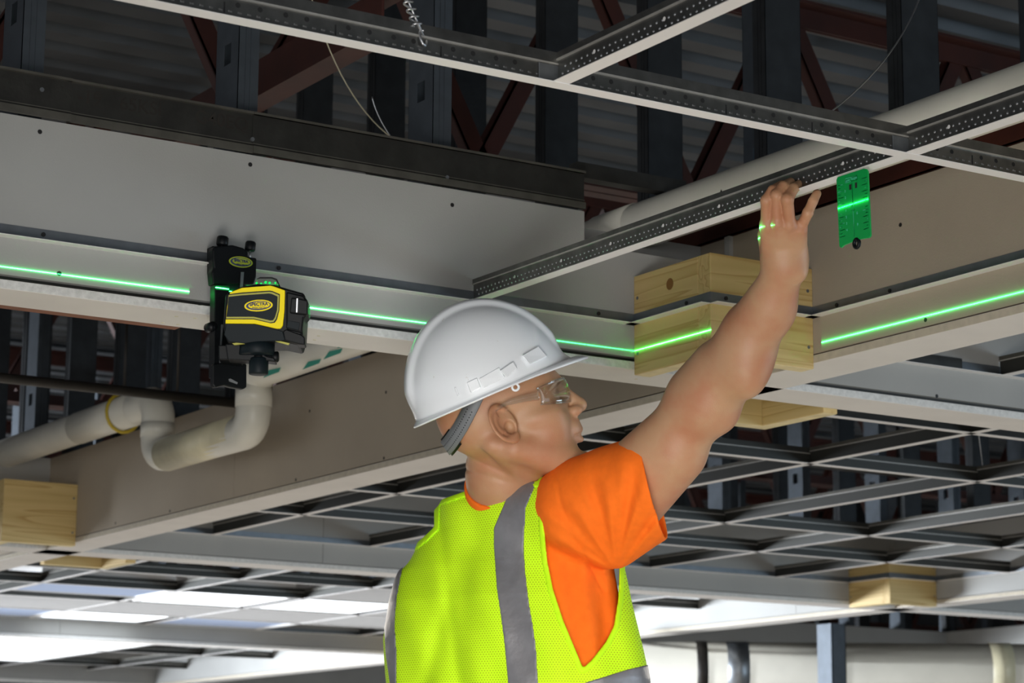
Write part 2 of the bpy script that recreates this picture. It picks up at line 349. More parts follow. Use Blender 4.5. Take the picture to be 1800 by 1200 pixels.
# ---------------------------------------------------------------- pine corner boxes
def corner(x, y, sx, sy, label, grp=None):
    t = thing('pine_corner_box', label, 'wood box', (x, y, 2.348), grp)
    z0, z1 = 2.349, 2.545; o = BXW; th = .038
    o1 = MB().box((x, y + sy * o, z0), (x + sx * o, y + sy * (o - th), z1)).obj('board', MT['wx'], t)
    o2 = MB().box((x + sx * o, y + sy * (o - th - .0006), z0), (x + sx * (o - th), y, z1)).obj('board', MT['wy'], t)
    bevel(o1, .0015); bevel(o2, .0015)
    for q, a in ((o1, 0), (o2, 1)):
        m = MB()
        if a == 0: m.box((x + sx * .002, y + sy * (o - .002), z0 - .0006), (x + sx * (o - .002), y + sy * (o - th + .002), z0 + .002))
        else: m.box((x + sx * (o - .002), y + sy * (o - th - .002), z0 - .0006), (x + sx * (o - th + .002), y + sy * .002, z0 + .002))
        m.obj('cut_edge', MT['bend'], q)
    for zz in (2.39, 2.50):
        MB().tube([(x + sx * .012, y + sy * (o + .0006), zz), (x + sx * .012, y + sy * (o - .002), zz)], .0035, 8).obj('screw', MT['leg'], t)
        MB().tube([(x + sx * (o + .0006), y + sy * .012, zz), (x + sx * (o - .002), y + sy * .012, zz)], .0035, 8).obj('screw', MT['leg'], t)
    return t
corner(XA, YA, -1, -1, 'knotty pine corner box just left of the raised arm with a green laser line')
corner(XA + TH, YA + TH, 1, 1, 'pine corner box half hidden behind the bulkhead crossing, under the raised forearm')
corner(XA, YS[1], -1, -1, 'dark pine corner box at the left edge of the photo')
corner(XA + TH, YS[1] + TH, 1, 1, 'sliver of pine box below the bulkhead crossing at lower left')
corner(XS[1], YS[1], -1, -1, 'small far pine corner box at lower right with a brown knot')
corner(XS[1], YS[2], -1, -1, 'very blurred pine corner box at the bottom left edge')
# ---------------------------------------------------------------- ceiling grid tees
def tee(ax, c, u0, u1, label, grp=None, main=False, fine=False, gap=None, skip=None):
    """inverted T running along ax at centre c: white flange, web, bulb"""
    name = 'main_tee' if main else 'cross_tee'
    loc = (u0, c, ZF) if ax == 'A' else (c, u0, ZF)
    t = thing(name, label, 'ceiling tee', loc, grp)
    zf = ZF + (0 if main or not fine else .0012); bw = .0035 if main else .003
    zt = ZF + .044; zb = zt - (.016 if main else .010)
    def P(n, m, *bs):
        q = MB()
        for a, b_ in bs: q.box(*bx(ax, a, b_, c))
        return q.obj(n, m, t)
    P('flange', MT['white'], ((u0, -.012, zf), (u1, .012, zf + .0010)))
    hole_us = []
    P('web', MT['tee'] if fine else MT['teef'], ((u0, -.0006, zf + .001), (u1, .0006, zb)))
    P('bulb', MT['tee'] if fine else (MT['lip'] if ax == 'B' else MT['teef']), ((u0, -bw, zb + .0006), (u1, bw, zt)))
    P('bulb_lip', MT['teeb'], ((u0, -bw - .0006, zb - .001), (u1, bw + .0006, zb + .0012)))
    if not fine: return t
    dm = MB(); hm = MB()
    def pt(u, z, v): return Vector((u, c + v, z)) if ax == 'A' else Vector((c + v, u, z))
    nv = Vector((0, -1, 0)) if ax == 'A' else Vector((-1, 0, 0)); uv = Vector((1, 0, 0)) if ax == 'A' else Vector((0, 1, 0)); zz = Vector((0, 0, 1))
    zm = (zf + zb) / 2
    if main:
        for u in rng(u0 + .02, u1, .0127):        # stitched dashes
            p = pt(u, zm - .0035, -.0006)
            dm.add([p - uv * .0028 - zz * .0013, p + uv * .0028 - zz * .0013, p + uv * .0028 + zz * .0013, p - uv * .0028 + zz * .0013, p + nv * .0012 - uv * .0016, p + nv * .0012 + uv * .0016], [(0, 1, 5, 4), (3, 4, 5, 2), (0, 4, 3), (1, 2, 5)])
        for k, u in enumerate(rng(u0 + .05, u1, .1524)):   # slots and punched holes
            p = pt(u, zm, -.0009)
            hm.add([p - uv * .0009 - zz * .007, p + uv * .0009 - zz * .007, p + uv * .0011 + zz * .007, p - uv * .0011 + zz * .007], [(0, 1, 2, 3)])
            for du in (.018, .048, .083, .112):
                p = pt(u + du, zm + .006, -.0009)
                hm.add([p + (uv * math.cos(a) + zz * math.sin(a)) * .0034 for a in [i * math.pi / 5 for i in range(10)]], [tuple(range(10))])
    else:
        for r, z in enumerate((zm - .0048, zm + .0042)):   # two staggered rows of pressed dimples
            for u in rng(u0 + .012 + r * .0063, u1 - .008, .0127):
                p = pt(u, z, -.0006); n = 6
                ring = [p + (uv * math.cos(a) + zz * math.sin(a)) * .0022 for a in [i * 2 * math.pi / n for i in range(n)]]
                ring2 = [p + nv * .0010 + (uv * math.cos(a) + zz * math.sin(a)) * .0010 for a in [i * 2 * math.pi / n for i in range(n)]]
                dm.add(ring + ring2, [(i, (i + 1) % n, (i + 1) % n + n, i + n) for i in range(n)] + [tuple(range(n, 2 * n))])
        for u in rng(u0 + .14, u1, .1524):
            p = pt(u, zm + .004, -.0020)
            hm.add([p + (uv * math.cos(a) + zz * math.sin(a)) * .0030 for a in [i * math.pi / 5 for i in range(10)]], [tuple(range(10))])
    stuff(dm.obj('stitch' if main else 'dimple', MT['dimple'], t, smooth=not main))
    stuff(hm.obj('punched_hole', MT['hole'] if main else MT['white'], t))
    return t
YMC, T1, T2 = 2.501, 2.267, 1.657
tee('A', YMC, -.4, XA - .001, 'long main tee crossing the whole top of the photo', main=True, fine=True)
tee('B', T1, YMC + .0008, YA - .002, 'perforated cross tee held by the hand, running to the near bulkhead', fine=True)
tee('B', T1, .9, YMC - .0008, 'perforated cross tee rising to the right edge past the tee crossing', fine=True)
tee('B', T2, .9, YMC - .0008, 'short-looking cross tee rising out of the top edge of the photo', fine=True)
# galvanised end clips where cross tees meet the main tee
for t_x in (T1, T2):
    o = MB().box((t_x - .03, YMC - .0030, ZF + .004), (t_x + .004, YMC - .0008, ZF + .026)).obj('tee_clip', MT['galv'])
    bevel(o, .0006); tag(o, 'steel end clip locking the %s cross tee into the main tee' % ('hand-held' if t_x == T1 else 'upper'), 'clip')
# bay behind the nearest bulkhead, right of the long tan one
xs2 = [XS[1] - .622 - .61 * k for k in range(5)]
ya = [4.305, 4.93, 6.10, 6.70]
segs = ['frontmost', 'second', 'third', 'rearmost']
for k, y in enumerate(ya):
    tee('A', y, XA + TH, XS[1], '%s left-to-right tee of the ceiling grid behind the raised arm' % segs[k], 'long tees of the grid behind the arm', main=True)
ORD = ['nearest the right edge', 'second from the right', 'third from the right', 'fourth from the right', 'hidden mostly by the worker']
for k, x in enumerate(xs2):
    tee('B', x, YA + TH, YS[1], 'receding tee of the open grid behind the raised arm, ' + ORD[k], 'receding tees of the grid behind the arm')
NTH = ['first', 'second', 'third', 'fourth', 'fifth']
for k, x in enumerate([XA + TH + .60 + .61 * k for k in range(5)]):
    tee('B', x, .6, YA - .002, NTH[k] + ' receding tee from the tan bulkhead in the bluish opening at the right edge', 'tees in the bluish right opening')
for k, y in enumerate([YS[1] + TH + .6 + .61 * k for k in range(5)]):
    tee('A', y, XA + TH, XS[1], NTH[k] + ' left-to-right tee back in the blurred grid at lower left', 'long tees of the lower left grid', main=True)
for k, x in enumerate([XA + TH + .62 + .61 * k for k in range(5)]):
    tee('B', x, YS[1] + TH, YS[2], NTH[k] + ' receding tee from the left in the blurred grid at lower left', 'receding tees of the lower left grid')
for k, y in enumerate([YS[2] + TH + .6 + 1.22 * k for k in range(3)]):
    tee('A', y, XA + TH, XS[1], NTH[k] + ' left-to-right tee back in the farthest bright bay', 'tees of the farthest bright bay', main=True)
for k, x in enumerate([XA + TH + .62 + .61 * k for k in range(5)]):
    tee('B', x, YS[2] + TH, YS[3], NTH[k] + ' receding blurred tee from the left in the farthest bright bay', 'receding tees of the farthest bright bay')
# ---------------------------------------------------------------- added glowing stand-ins for daylit metal, and ceiling panels of the far bays
em, t, bb = newmat('bright_glow'); bb.inputs['Base Color'].default_value = (.8, .85, .9, 1)
bb.inputs['Emission Color'].default_value = (0.85, 0.92, 1.0, 1); bb.inputs['Emission Strength'].default_value = 3.2
MT['lit'] = em
em2, t, bb = newmat('dim_glow'); bb.inputs['Base Color'].default_value = (.25, .3, .4, 1)
bb.inputs['Emission Color'].default_value = (0.55, 0.68, 1.0, 1); bb.inputs['Emission Strength'].default_value = .22
MT['dim'] = em2
def glow_panel(x, y, label, grp=None, lx=.60, ly=1.20, lens='lit'):
    t = thing('glowing_panel', label, 'glowing panel', (x, y, ZF + .003), grp)
    z = ZF + .003
    m = MB(); w = .02
    m.box((x, y, z), (x + lx, y + w, z + .10)).box((x, y + ly - w, z), (x + lx, y + ly, z + .10)).box((x, y + w, z), (x + w, y + ly - w, z + .10)).box((x + lx - w, y + w, z), (x + lx, y + ly - w, z + .10)).box((x, y, z + .10), (x + lx, y + ly, z + .103))
    m.obj('housing', MT['white'], t)
    MB().box((x + w, y + w, z + .003), (x + lx - w, y + ly - w, z + .006)).obj('glow_face', MT[lens], t)
gx = [XA + TH + .62 + .61 * k for k in range(-1, 5)]; gy = [YS[1] + TH + .6 + .61 * k for k in range(-1, 5)]
glow_panel(gx[2] + .05, gy[3] + .008, 'glowing stand-in panel at lower left, nearest of the lit ones beside the worker', ly=.58, lx=.52)
glow_panel(gx[3] + .03, gy[3] + .008, 'glowing stand-in panel touching the vest edge at lower left', ly=.58, lx=.52)
glow_panel(gx[2] + .006, 10.40, 'glowing stand-in panel farther left, above the third bulkhead', ly=.58, lx=.55)
glow_panel(gx[1] + .006, gy[3] + .008, 'dim bluish stand-in panel left of the lit pair at lower left', ly=.40, lens='dim')
glow_panel(gx[3] + .006, 10.40, 'dim bluish stand-in panel just right of the lit one above the third bulkhead', ly=.58, lens='dim')
glow_panel(gx[1] + .006, 10.40, 'dim bluish stand-in panel cut by the left edge of the photo', ly=.58, lens='dim')
hx = [XA + TH + .62 + .61 * k for k in range(-1, 5)]; hy = [YS[2] + TH + .6 + 1.22 * k for k in range(-1, 3)]
for (i, j) in ((1, 1), (2, 1), (3, 1), (3, 2), (2, 2), (1, 2)):
    glow_panel(hx[i] + .006, hy[j] + .008, 'glowing white panel added in the farthest bay at the bottom left corner', 'glowing panels of the farthest bay', ly=1.19 if j else .58)  # added glow that whitens the bottom left corner
MT['tile'] = mat('grey_ceiling_tile', (0.42, 0.41, 0.40), 0.9, noise=0.05, nscale=20)
def tile(x, y, label, grp=None, lx=.597, ly=.597):
    o = MB().box((x + .004, y + .004, ZF + .0022), (x + lx, y + ly, ZF + .016)).obj('ceiling_tile', MT['tile']); tag(o, label, 'ceiling tile', grp); return o
for (i, j) in ((0, 4), (1, 4), (2, 4), (3, 4), (4, 4), (4, 3), (3, 2), (5, 3)):
    tile(gx[i], gy[j], 'plain grey lay-in tile of the blurred lower left grid', 'tiles of the lower left grid')
# ---------------------------------------------------------------- small steel angle lying in the bluish opening
b = MB().box((3.22, YA - .004, 2.4500), (3.492, YA - .0016, 2.474)); tag(b.obj('loose_angle', MT['track']), 'short dark loose angle against the bluish wall at right', 'steel angle')
# ---------------------------------------------------------------- pipes
def pipe(name, pts, r, m, label, cat='pipe', couplings=(), n=20, cm=None):
    t = thing(name, label, cat, pts[0]); MB().tube(pts, r, n).obj('pipe_run', m, t, True)
    for a, b_, rr in couplings: MB().tube([a, b_], rr, n).obj('coupling', cm or m, t, True)
    return t
PX = 2.731
def elbow(c, a, b_, R, n=6):      # corner at c between directions a (incoming) and b (outgoing)
    c, a, b_ = Vector(c), Vector(a), Vector(b_); out = []
    for i in range(n + 1):
        th = math.pi / 2 * i / n
        out.append(c - a * R + a * R * math.sin(th) + b_ * R * (1 - math.cos(th)))
    return out
dy, dz = Vector((0, 1, 0)), Vector((0, 0, 1))
pts = [Vector((PX, .6, 2.684)), Vector((PX, 3.3, 2.684)), Vector((PX, 3.95, 2.684)), Vector((PX, 4.6, 2.658))]
pts += elbow((PX, 5.56, 2.655), dy, -dz, .052) + elbow((PX, 5.56, 2.500), -dz, dy, .052) + elbow((PX, 6.17, 2.505), dy, dz, .052) + elbow((PX, 6.17, 2.665), dz, dy, .052)
pts += [Vector((PX, 9.5, 2.665))]
t = pipe('drain_pipe', pts, .047, MT['pvc'], 'long white plastic drain pipe with a U-shaped dip, running above the tan bulkhead', n=24)
for a, b_ in (((PX, 5.56, 2.62), (PX, 5.56, 2.56)), ((PX, 6.17, 2.56), (PX, 6.17, 2.60)), ((PX, 6.32, 2.665), (PX, 6.75, 2.665))):
    MB().tube([a, b_], .0490, 24).obj('coupling', MT['pvc'], t, True)
MB().tube([(PX, 5.635, 2.503), (PX, 6.10, 2.503)], .0482, 24).obj('stained_sleeve', MT['pvcy'], t, True)
MB().tube([(PX, 3.82, 2.684), (PX, 3.95, 2.684)], .0495, 24).obj('coupling', MT['pvc'], t, True)
for px, py, a in ((1243, 352, .014), (1268, 338, .012), (1470, 268, .008), (1051, 402, .005)):
    p = atx(px, py, PX - .0480); mm = MT['yellow'] if a > .013 else MT['screw']
    MB().add([p + Vector((-.0008, 0, -a / 2)), p + Vector((-.0008, -a * .25, a * .1)), p + Vector((-.0008, .0, a / 2)), p + Vector((-.0008, a * .3, 0)), p + Vector((.0003, 0, 0))], [(0, 1, 4), (1, 2, 4), (2, 3, 4), (3, 0, 4), (0, 3, 2, 1)]).obj('glue_smear', mm, t)
for px, py in ((610, 602), (585, 622), (478, 655), (548, 640)):
    p = atx(px, py, PX - .0480)
    MB().add([p + Vector((0, .05, -.006)), p + Vector((0, -.04, -.004)), p + Vector((0, -.05, .006)), p + Vector((0, .02, .010)), p + Vector((.002, 0, 0))], [(0, 1, 4), (1, 2, 4), (2, 3, 4), (3, 0, 4), (0, 3, 2, 1)]).obj('paint_mark', MT['green'], t)
# strap hanger of the drain pipe
st = thing('pipe_hanger', 'brass coloured ring hanger round the drain pipe at the left', 'hanger', (PX, 6.42, 2.71))
ring = [(PX + .053 * math.cos(a), 6.42, 2.665 + .057 * math.sin(a)) for a in [i * math.pi / 10 for i in range(21)]]
MB().tube(ring, .005, 8, cap=False).obj('ring', MT['yellow'], st, True); MB().tube([(PX, 6.42, 2.718), (PX, 6.42, 3.0)], .005, 8).obj('rod', MT['iron'], st, True)
t = pipe('iron_pipe', [(.4, 5.8, 2.612), (2.878, 5.8, 2.612)], .0135, MT['iron'], 'thin black iron pipe crossing behind the laser level', couplings=(((2.80, 5.8, 2.612), (2.878, 5.8, 2.612), .018),))
MB().tube([(2.62, 5.8, 2.60), (2.62, 5.8, 3.0)], .004, 8).obj('hanger_rod', MT['iron'], t, True)
# big wrapped duct low in the background and the steel post in front of it
fr = Vector((0.843, -0.537, 0)); fn = Vector((0.537, 0.843, 0))
c0 = at(1450, 1120, 11.0); c0.z = 2.19; a = c0 - fr * 1.25; b_ = c0 + fr * 4
t = pipe('round_duct', [a, b_], .125, MT['duct'], 'large blurred cream pipe along the bottom right', cat='duct', n=40)
for s_, w_, m_ in ((-.60, .05, 'iron'), (-.46, .10, 'galv'), (.03, .05, 'pvcy'), (.75, .10, 'pvcy')):
    MB().tube([c0 + fr * s_, c0 + fr * (s_ + w_)], .129, 40).obj('band', MT[m_], t, True)
t = thing('steel_post', 'grey steel stud post standing in front of the cream pipe', 'post', (6.86, 8.15, 0))
MB().box((6.82, 8.10, 0), (6.90, 8.104, ZB + .0)).box((6.82, 8.10, 0), (6.824, 8.20, ZB)).box((6.896, 8.10, 0), (6.90, 8.20, ZB)).obj('channel', MT['stud'], t)
# tracks and clutter in the far plenum
for k, (x0, y0, x1, y1, z) in enumerate(((3.1, 5.6, 6.5, 5.6, 2.95), (3.1, 6.9, 6.5, 6.9, 2.82), (6.9, 7.6, 10, 7.6, 2.72))):
    o = MB().box((x0, y0 - .04, z), (x1, y0 + .04, z + .003)).box((x0, y0 - .04, z), (x1, y0 - .037, z + .03)).box((x0, y0 + .037, z), (x1, y0 + .04, z + .03)).obj('ceiling_channel', MT['track'])
    tag(o, ('dark channel crossing the plenum above the open grid', 'dark channel close above the rear tees of the open grid', 'dark channel past the far right bulkhead')[k], 'channel')
g = MB().box((3.9, 5.62, 2.955), (4.35, 5.66, 2.97)); tag(g.obj('green_strip', MT['green']), 'small green painted strip seen through the open grid right of the arm', 'strip')
# ---------------------------------------------------------------- hanger wires
t = thing('hanger_wire', 'twisted zinc hanger wire looped through the main tee at the top', 'wire', aty(745, 75, YMC))
p0 = aty(744, 70, YMC - .003); p1 = aty(704, -30, YMC - .01); m = []
m2 = []
L = 90
for i in range(L + 1):
    s_ = i / L; c = p0.lerp(p1, .18 + .9 * s_); a_ = s_ * 2 * math.pi * 7; m.append(c + Vector((math.cos(a_), math.sin(a_) * .5, 0)) * (.0070 * (1 if s_ < .95 else .3)))
MB().tube(m, .0016, 6).obj('twist', MT['zinc'], t, True)
MB().tube([p0 + Vector((0, 0, .005)), p1], .0016, 6).obj('wire', MT['zinc'], t, True)
lp = [aty(743, 62, YMC) + Vector((math.cos(a_) * .0065, -.0 + .0055 * math.sin(a_ + .6), math.sin(a_) * .0145)) for a_ in [i * math.pi / 10 for i in range(21)]]
MB().tube(lp, .0019, 6).obj('loop', MT['zinc'], t, True)
def wire(pts, label, r=.0013, m='zinc'):
    tag(MB().tube(pts, r, 6).obj('wire', MT[m], None, True), label, 'wire')
def bez(a, b_, c, n=14): return [a.lerp(b_, i / n).lerp(b_.lerp(c, i / n), i / n) for i in range(n + 1)]
wire(bez(aty(1460, 197, 2.52), aty(1585, 100, 2.6), aty(1622, -20, 2.7)), 'thin bright wire curving up behind the main tee at upper right')
wire(bez(at(545, -12, 4.66), at(600, 180, 4.8), at(692, 244, 4.8)), 'slack tan wire hanging in the dark behind the left studs', m='pvcy')
wire(bez(at(654, 170, 4.7), at(660, 200, 4.7), at(685, 238, 4.7)), 'short twisted wire end left of the third stud')
wire([Vector((4.72, 4.93, ZF + .04)), Vector((4.66, 4.93, 3.0))], 'hanger wire at the right edge over the open grid')
wire([Vector((4.1, 6.1, ZF + .04)), Vector((4.1, 6.1, 3.0))], 'hanger wire rising from the open grid right of the arm')
# ---------------------------------------------------------------- laser level clamped to the wall angle
LD = 4.01
t = thing('laser_level', 'black and yellow line laser level clamped to the near bulkhead', 'laser level', at(450, 555, LD))
FN = Vector((0.537, 0.843, 0))
def slab(name, m, px, d, th, parent=t, bw=.0015):
    o = MB().ext([at(x, y, d) for x, y in px], FN * th).obj(name, m, parent)
    if bw: bevel(o, bw)
    return o
YB_ = YA - .026        # bracket stands just off the wall angle flange
def wslab(name, m, px, y, th, parent, bw=.0015):
    o = MB().ext([aty(x, y_, y) for x, y_ in px], (0, th, 0)).obj(name, m, parent)
    if bw: bevel(o, bw)
    return o
br = thing('wall_bracket', 'black clamp bracket with two knobs holding the laser level on the wall angle', 'bracket', aty(400, 560, YB_))
wslab('clamp_head', MT['blackp'], [(374, 440), (376, 433), (392, 431), (410, 430), (428, 435), (437, 442), (437, 451), (452, 453), (451, 487), (447, 500), (374, 500), (372, 478), (376, 470), (374, 455)], YB_ - .022, .020, br, .003)
wslab('clamp_side', MT['blackp'], [(373, 432), (392, 432), (390, 452), (386, 470), (386, 484), (378, 484), (373, 478), (373, 452)], YB_ - .005, .022, br)
wslab('bracket_post', MT['dark2'], [(384, 470), (437, 480), (430, 520), (408, 600), (405, 660), (384, 662), (377, 560)], YB_ - .016, .014, br)
wslab('rail', MT['blackp'], [(378, 500), (404, 500), (400, 662), (375, 662)], YB_ - .03, .020, br)
wslab('rod', MT['galv'], [(389.5, 570), (392, 570), (388, 640), (386, 640)], YB_ - .0345, .003, br, 0)
wslab('rod', MT['galv'], [(423.5, 478), (429, 478), (427, 505), (422, 505)], YB_ - .0235, .002, br, 0)
wslab('foot_plate', MT['blackp'], [(374, 640), (404, 634), (434, 640), (434, 680), (428, 684), (405, 680), (395, 677), (378, 681), (374, 676)], YB_ - .036, .012, br, .002)
wslab('foot_clip', MT['zinc'], [(402, 666), (405, 665), (418, 672), (417, 675), (403, 670)], YB_ - .0372, .0015, br, 0)
for kx, ky, r in ((393, 424, .0105), (442, 433, .0095)):
    a_ = aty(kx - 1, ky - 8, YB_ - .008); b2 = aty(kx - 3, ky + 8, YB_ - .008)
    o = MB().tube([a_, a_.lerp(b2, .15), b2.lerp(a_, .15), b2], r, 14, rs=[r * .85, r, r, r * .85]).obj('knob', MT['blackp'], br, True)
    MB().tube([b2, aty(kx - 6 if kx < 400 else kx - 3, ky + 30 if kx < 400 else ky + 24, YB_ - .008)], .0022, 8).obj('screw_shaft', MT['zinc'], br, True)
p = aty(373, 575, YB_ - .02); MB().tube([p - Vector((.003, .010, 0)), p + Vector((-.003, .010, 0))], .0085, 12).obj('side_knob', MT['blackp'], br, True)
# badge on the clamp head
def oval(cx, cy, rx, ry, tilt, d, n=28, f=None):
    f = f or (lambda x, y: at(x, y, d)); c_, s_ = math.cos(tilt), math.sin(tilt)
    return [f(cx + rx * math.cos(a_) * c_ - ry * math.sin(a_) * s_, cy + rx * math.cos(a_) * s_ + ry * math.sin(a_) * c_) for a_ in [2 * math.pi * i / n for i in range(n)]]
yb = YB_ - .022
def badge(cx, cy, rx, ry, tilt, f, dv, parent, m1):
    bd = MB().ext(oval(cx, cy, rx, ry, tilt, 0, f=f), dv * -.0008).obj('badge', m1, parent)
    MB().ext([p_ - dv * .0008 for p_ in oval(cx, cy, rx * .88, ry * .80, tilt, 0, f=f)], dv * -.0003).obj('badge_ring', MT['navy'], bd)
    MB().ext([p_ - dv * .0011 for p_ in oval(cx + rx * .04, cy - ry * .04, rx * .76, ry * .62, tilt, 0, f=f)], dv * -.0003).obj('badge_field', m1, bd)
    return bd
fy = lambda x, y: aty(x, y, yb)
bd = badge(423, 460.5, 21, 9.6, .12, fy, Vector((0, 1, 0)), br, MT['logog'])
text('SPECTRA', .0066, MT['navy'], Matrix.Translation(fy(423, 459) - Vector((0, .0018, 0))) @ Matrix.Rotation(-.02, 4, 'Y') @ TA, 'lettering', br, bold=.0002)
text('PRECISION', .0045, MT['navy'], Matrix.Translation(fy(425, 466) - Vector((0, .0018, 0))) @ Matrix.Rotation(-.02, 4, 'Y') @ TA, 'lettering', br)
# body
d = LD - .02
slab('housing', MT['blackp'], [(396, 516), (424, 503), (452, 498), (482, 500), (535, 515), (536, 520), (532, 585), (526, 606), (497, 600), (450, 600), (400, 602), (392, 575)], d, .085, t, .004)
slab('face_frame', MT['yel'], [(404, 513.5), (425, 505.5), (475, 501.5), (481, 503), (501, 510), (500, 545), (497, 572), (493, 577), (486, 577), (448, 568.5), (396, 568), (399, 540)], d - .004, .005, t, .001)
slab('face_groove', MT['blackp'], [(402, 517), (425, 514), (474, 510.5), (479, 511.5), (492, 517), (491, 545), (487, 561), (483, 567), (476, 568), (446, 561), (397, 561), (400, 540)], d - .0046, .001, t, 0)
slab('pinstripe', MT['yel2'], [(402, 518.5), (425, 516), (474, 512.5), (479, 513.5), (490.5, 518.5), (489.5, 545), (485, 560), (481, 565.5), (475, 566.5), (446, 559.5), (397.5, 559.5), (400, 540)], d - .0050, .001, t, 0)
slab('face_panel', MT['dark2'], [(402, 521.5), (425, 519), (473, 515.5), (478, 516.5), (488, 521), (487, 545), (483, 558), (480, 562.5), (475, 563), (446, 556.5), (398, 556.5), (400, 540)], d - .0054, .001, t, 0)
fz = lambda x, y: at(x, y, d - .0054)
badge(454.5, 537, 25, 10.2, -.06, fz, FN, t, MT['yel'])
TF = Matrix(((fr.x, 0, -fn.x, 0), (fr.y, 0, -fn.y, 0), (0, 1, 0, 0), (0, 0, 0, 1)))
text('SPECTRA', .0076, MT['navy'], Matrix.Translation(fz(455, 535) - FN * .0018) @ TF @ Matrix.Rotation(.05, 4, 'Z') @ Matrix.Shear('XZ', 4, (0, 0)), 'lettering', t, bold=.00025)
text('PRECISION', .0050, MT['navy'], Matrix.Translation(fz(456, 541.5) - FN * .0018) @ TF @ Matrix.Rotation(.05, 4, 'Z'), 'lettering', t)
slab('lower_skirt', MT['dark2'], [(398, 568), (448, 569), (497, 582), (501, 598), (450, 600), (430, 603), (402, 600), (394, 588)], d - .002, .010, t, .001)
slab('bottom_trim', MT['yel2'], [(474, 597), (480, 596.5), (509, 603), (507, 606)], d + .002, .004, t, 0)
slab('bottom_trim', MT['yel2'], [(408, 603), (430, 601), (430, 604), (412, 606)], d + .002, .004, t, 0)
sb = slab('side_block', MT['blackp'], [(503, 512), (534, 519), (537, 524), (541, 527), (541, 552), (534, 558), (531, 585), (503, 578)], d - .004, .05, t, .003)
slab('battery_latch', MT['blackp'], [(512, 523), (524, 524), (541, 528), (541, 553), (522, 551), (509, 549)], d - .012, .012, sb, .002)
slab('latch_highlight', MT['zinc'], [(521, 524), (524, 524), (523, 549), (520, 549)], d - .0135, .002, sb, .0003)
slab('label_plate', MT['dark2'], [(506, 563), (527, 567), (525, 580), (504, 575)], d - .0055, .002, sb, .0004)
slab('side_foot', MT['blackp'], [(497, 582), (503, 578), (530, 588), (536, 593), (536, 606), (526, 605), (500, 598)], d - .003, .03, t, .002)
# window dome on top
mg2, t2, _ = newmat('laser_window')
for nd in list(t2.nodes):
    if nd.type == 'BSDF_PRINCIPLED': t2.nodes.remove(nd)
tr = t2.nodes.new('ShaderNodeBsdfTransparent'); tr.inputs[0].default_value = (.12, .85, .30, 1); gl = t2.nodes.new('ShaderNodeBsdfGlossy'); gl.inputs['Roughness'].default_value = 0.1
mx = t2.nodes.new('ShaderNodeMixShader'); mx.inputs[0].default_value = 0.05
t2.links.new(tr.outputs[0], mx.inputs[1]); t2.links.new(gl.outputs[0], mx.inputs[2]); t2.links.new(mx.outputs[0], t2.nodes['Material Output'].inputs[0])
dome = slab('window_dome', mg2, [(446, 501), (450, 492), (458, 488.5), (478, 488.5), (487, 492), (491, 500), (482, 501)], d + .025, .03, t, 0)
slab('dome_cap', MT['blackp'], [(451, 490), (457, 486.5), (478, 486.5), (487, 490), (491, 499), (489, 499), (485, 492), (477, 489), (458, 489)], d + .023, .034, t, .0005)
lem, t3, b3 = newmat('green_laser_diode'); b3.inputs['Base Color'].default_value = (0, .1, .02, 1)
b3.inputs['Emission Color'].default_value = (0.01, 1, .12, 1); b3.inputs['Emission Strength'].default_value = 1.3
for px, py, r in ((451, 497.5, .0018), (467, 496, .0022), (474, 497, .0020), (459, 498, .0014), (484, 497, .0016)):
    p = at(px, py, d + .0235); MB().tube([p - FN * .0012, p, p + FN * .002], r, 10, rs=[r * .5, r, r * .7]).obj('diode', lem, dome, True)
# turntable and knob underneath
def vcyl(name, px, d_, y0, y1, r, m, parent, n=28, rs=None):
    a_, b2 = at(px, y0, d_), at(px, y1, d_); b2 = Vector((a_.x, a_.y, b2.z))
    k = [a_, a_.lerp(b2, .06), b2.lerp(a_, .06), b2]
    return MB().tube(k, r, n, rs=[r * .93, r, r, r * .93]).obj(name, m, parent, True)
vcyl('turntable', 452, LD + .01, 603, 626, .030, MT['dark2'], t)
vcyl('turntable_cap', 452, LD + .01, 598, 605, .026, MT['blackp'], t)
vcyl('thumb_screw', 455, LD + .01, 630, 659, .0165, MT['dark2'], t)
vcyl('thumb_screw_neck', 455, LD + .01, 624, 634, .012, MT['blackp'], t)
slab('arm', MT['blackp'], [(396, 604), (432, 604), (470, 626), (481, 628), (484, 632), (484, 636), (470, 634), (440, 634), (400, 632)], LD + .0, .03, t, .002)
slab('arm_bridge', MT['blackp'], [(384, 606), (420, 606), (420, 632), (384, 632)], LD + .02, .11, t, .002)
p = at(484, 627, LD + .01); MB().tube([p - fr * .006, p - fr * .004, p + fr * .004, p + fr * .006], .0095, 14, rs=[.007, .0095, .0095, .007]).obj('side_knob', MT['blackp'], t, True)
# the laser: a point lamp inside the window that only shines into a thin horizontal fan
ll = bpy.data.lights.new('laser_fan', 'POINT'); ll.energy = 1.0; ll.shadow_soft_size = 0.0; ll.color = (1, 1, 1)
lo = bpy.data.objects.new('laser_fan', ll); COL.objects.link(lo); lo.location = at(467, 494.4, 4.03); lo.location.z = ZL
ll.use_nodes = True; nt = ll.node_tree; E = nt.nodes['Emission']; L = nt.links
E.inputs['Color'].default_value = (0.030, 1.0, 0.17, 1)
tc = nt.nodes.new('ShaderNodeTexCoord'); sp = nt.nodes.new('ShaderNodeSeparateXYZ'); L.new(tc.outputs['Normal'], sp.inputs[0])
def mnode(op, a, b_=None):
    n_ = nt.nodes.new('ShaderNodeMath'); n_.operation = op
    for i, q in enumerate((a, b_)):
        if q is None: continue
        if isinstance(q, (int, float)): n_.inputs[i].default_value = q
        else: L.new(q, n_.inputs[i])
    return n_.outputs[0]
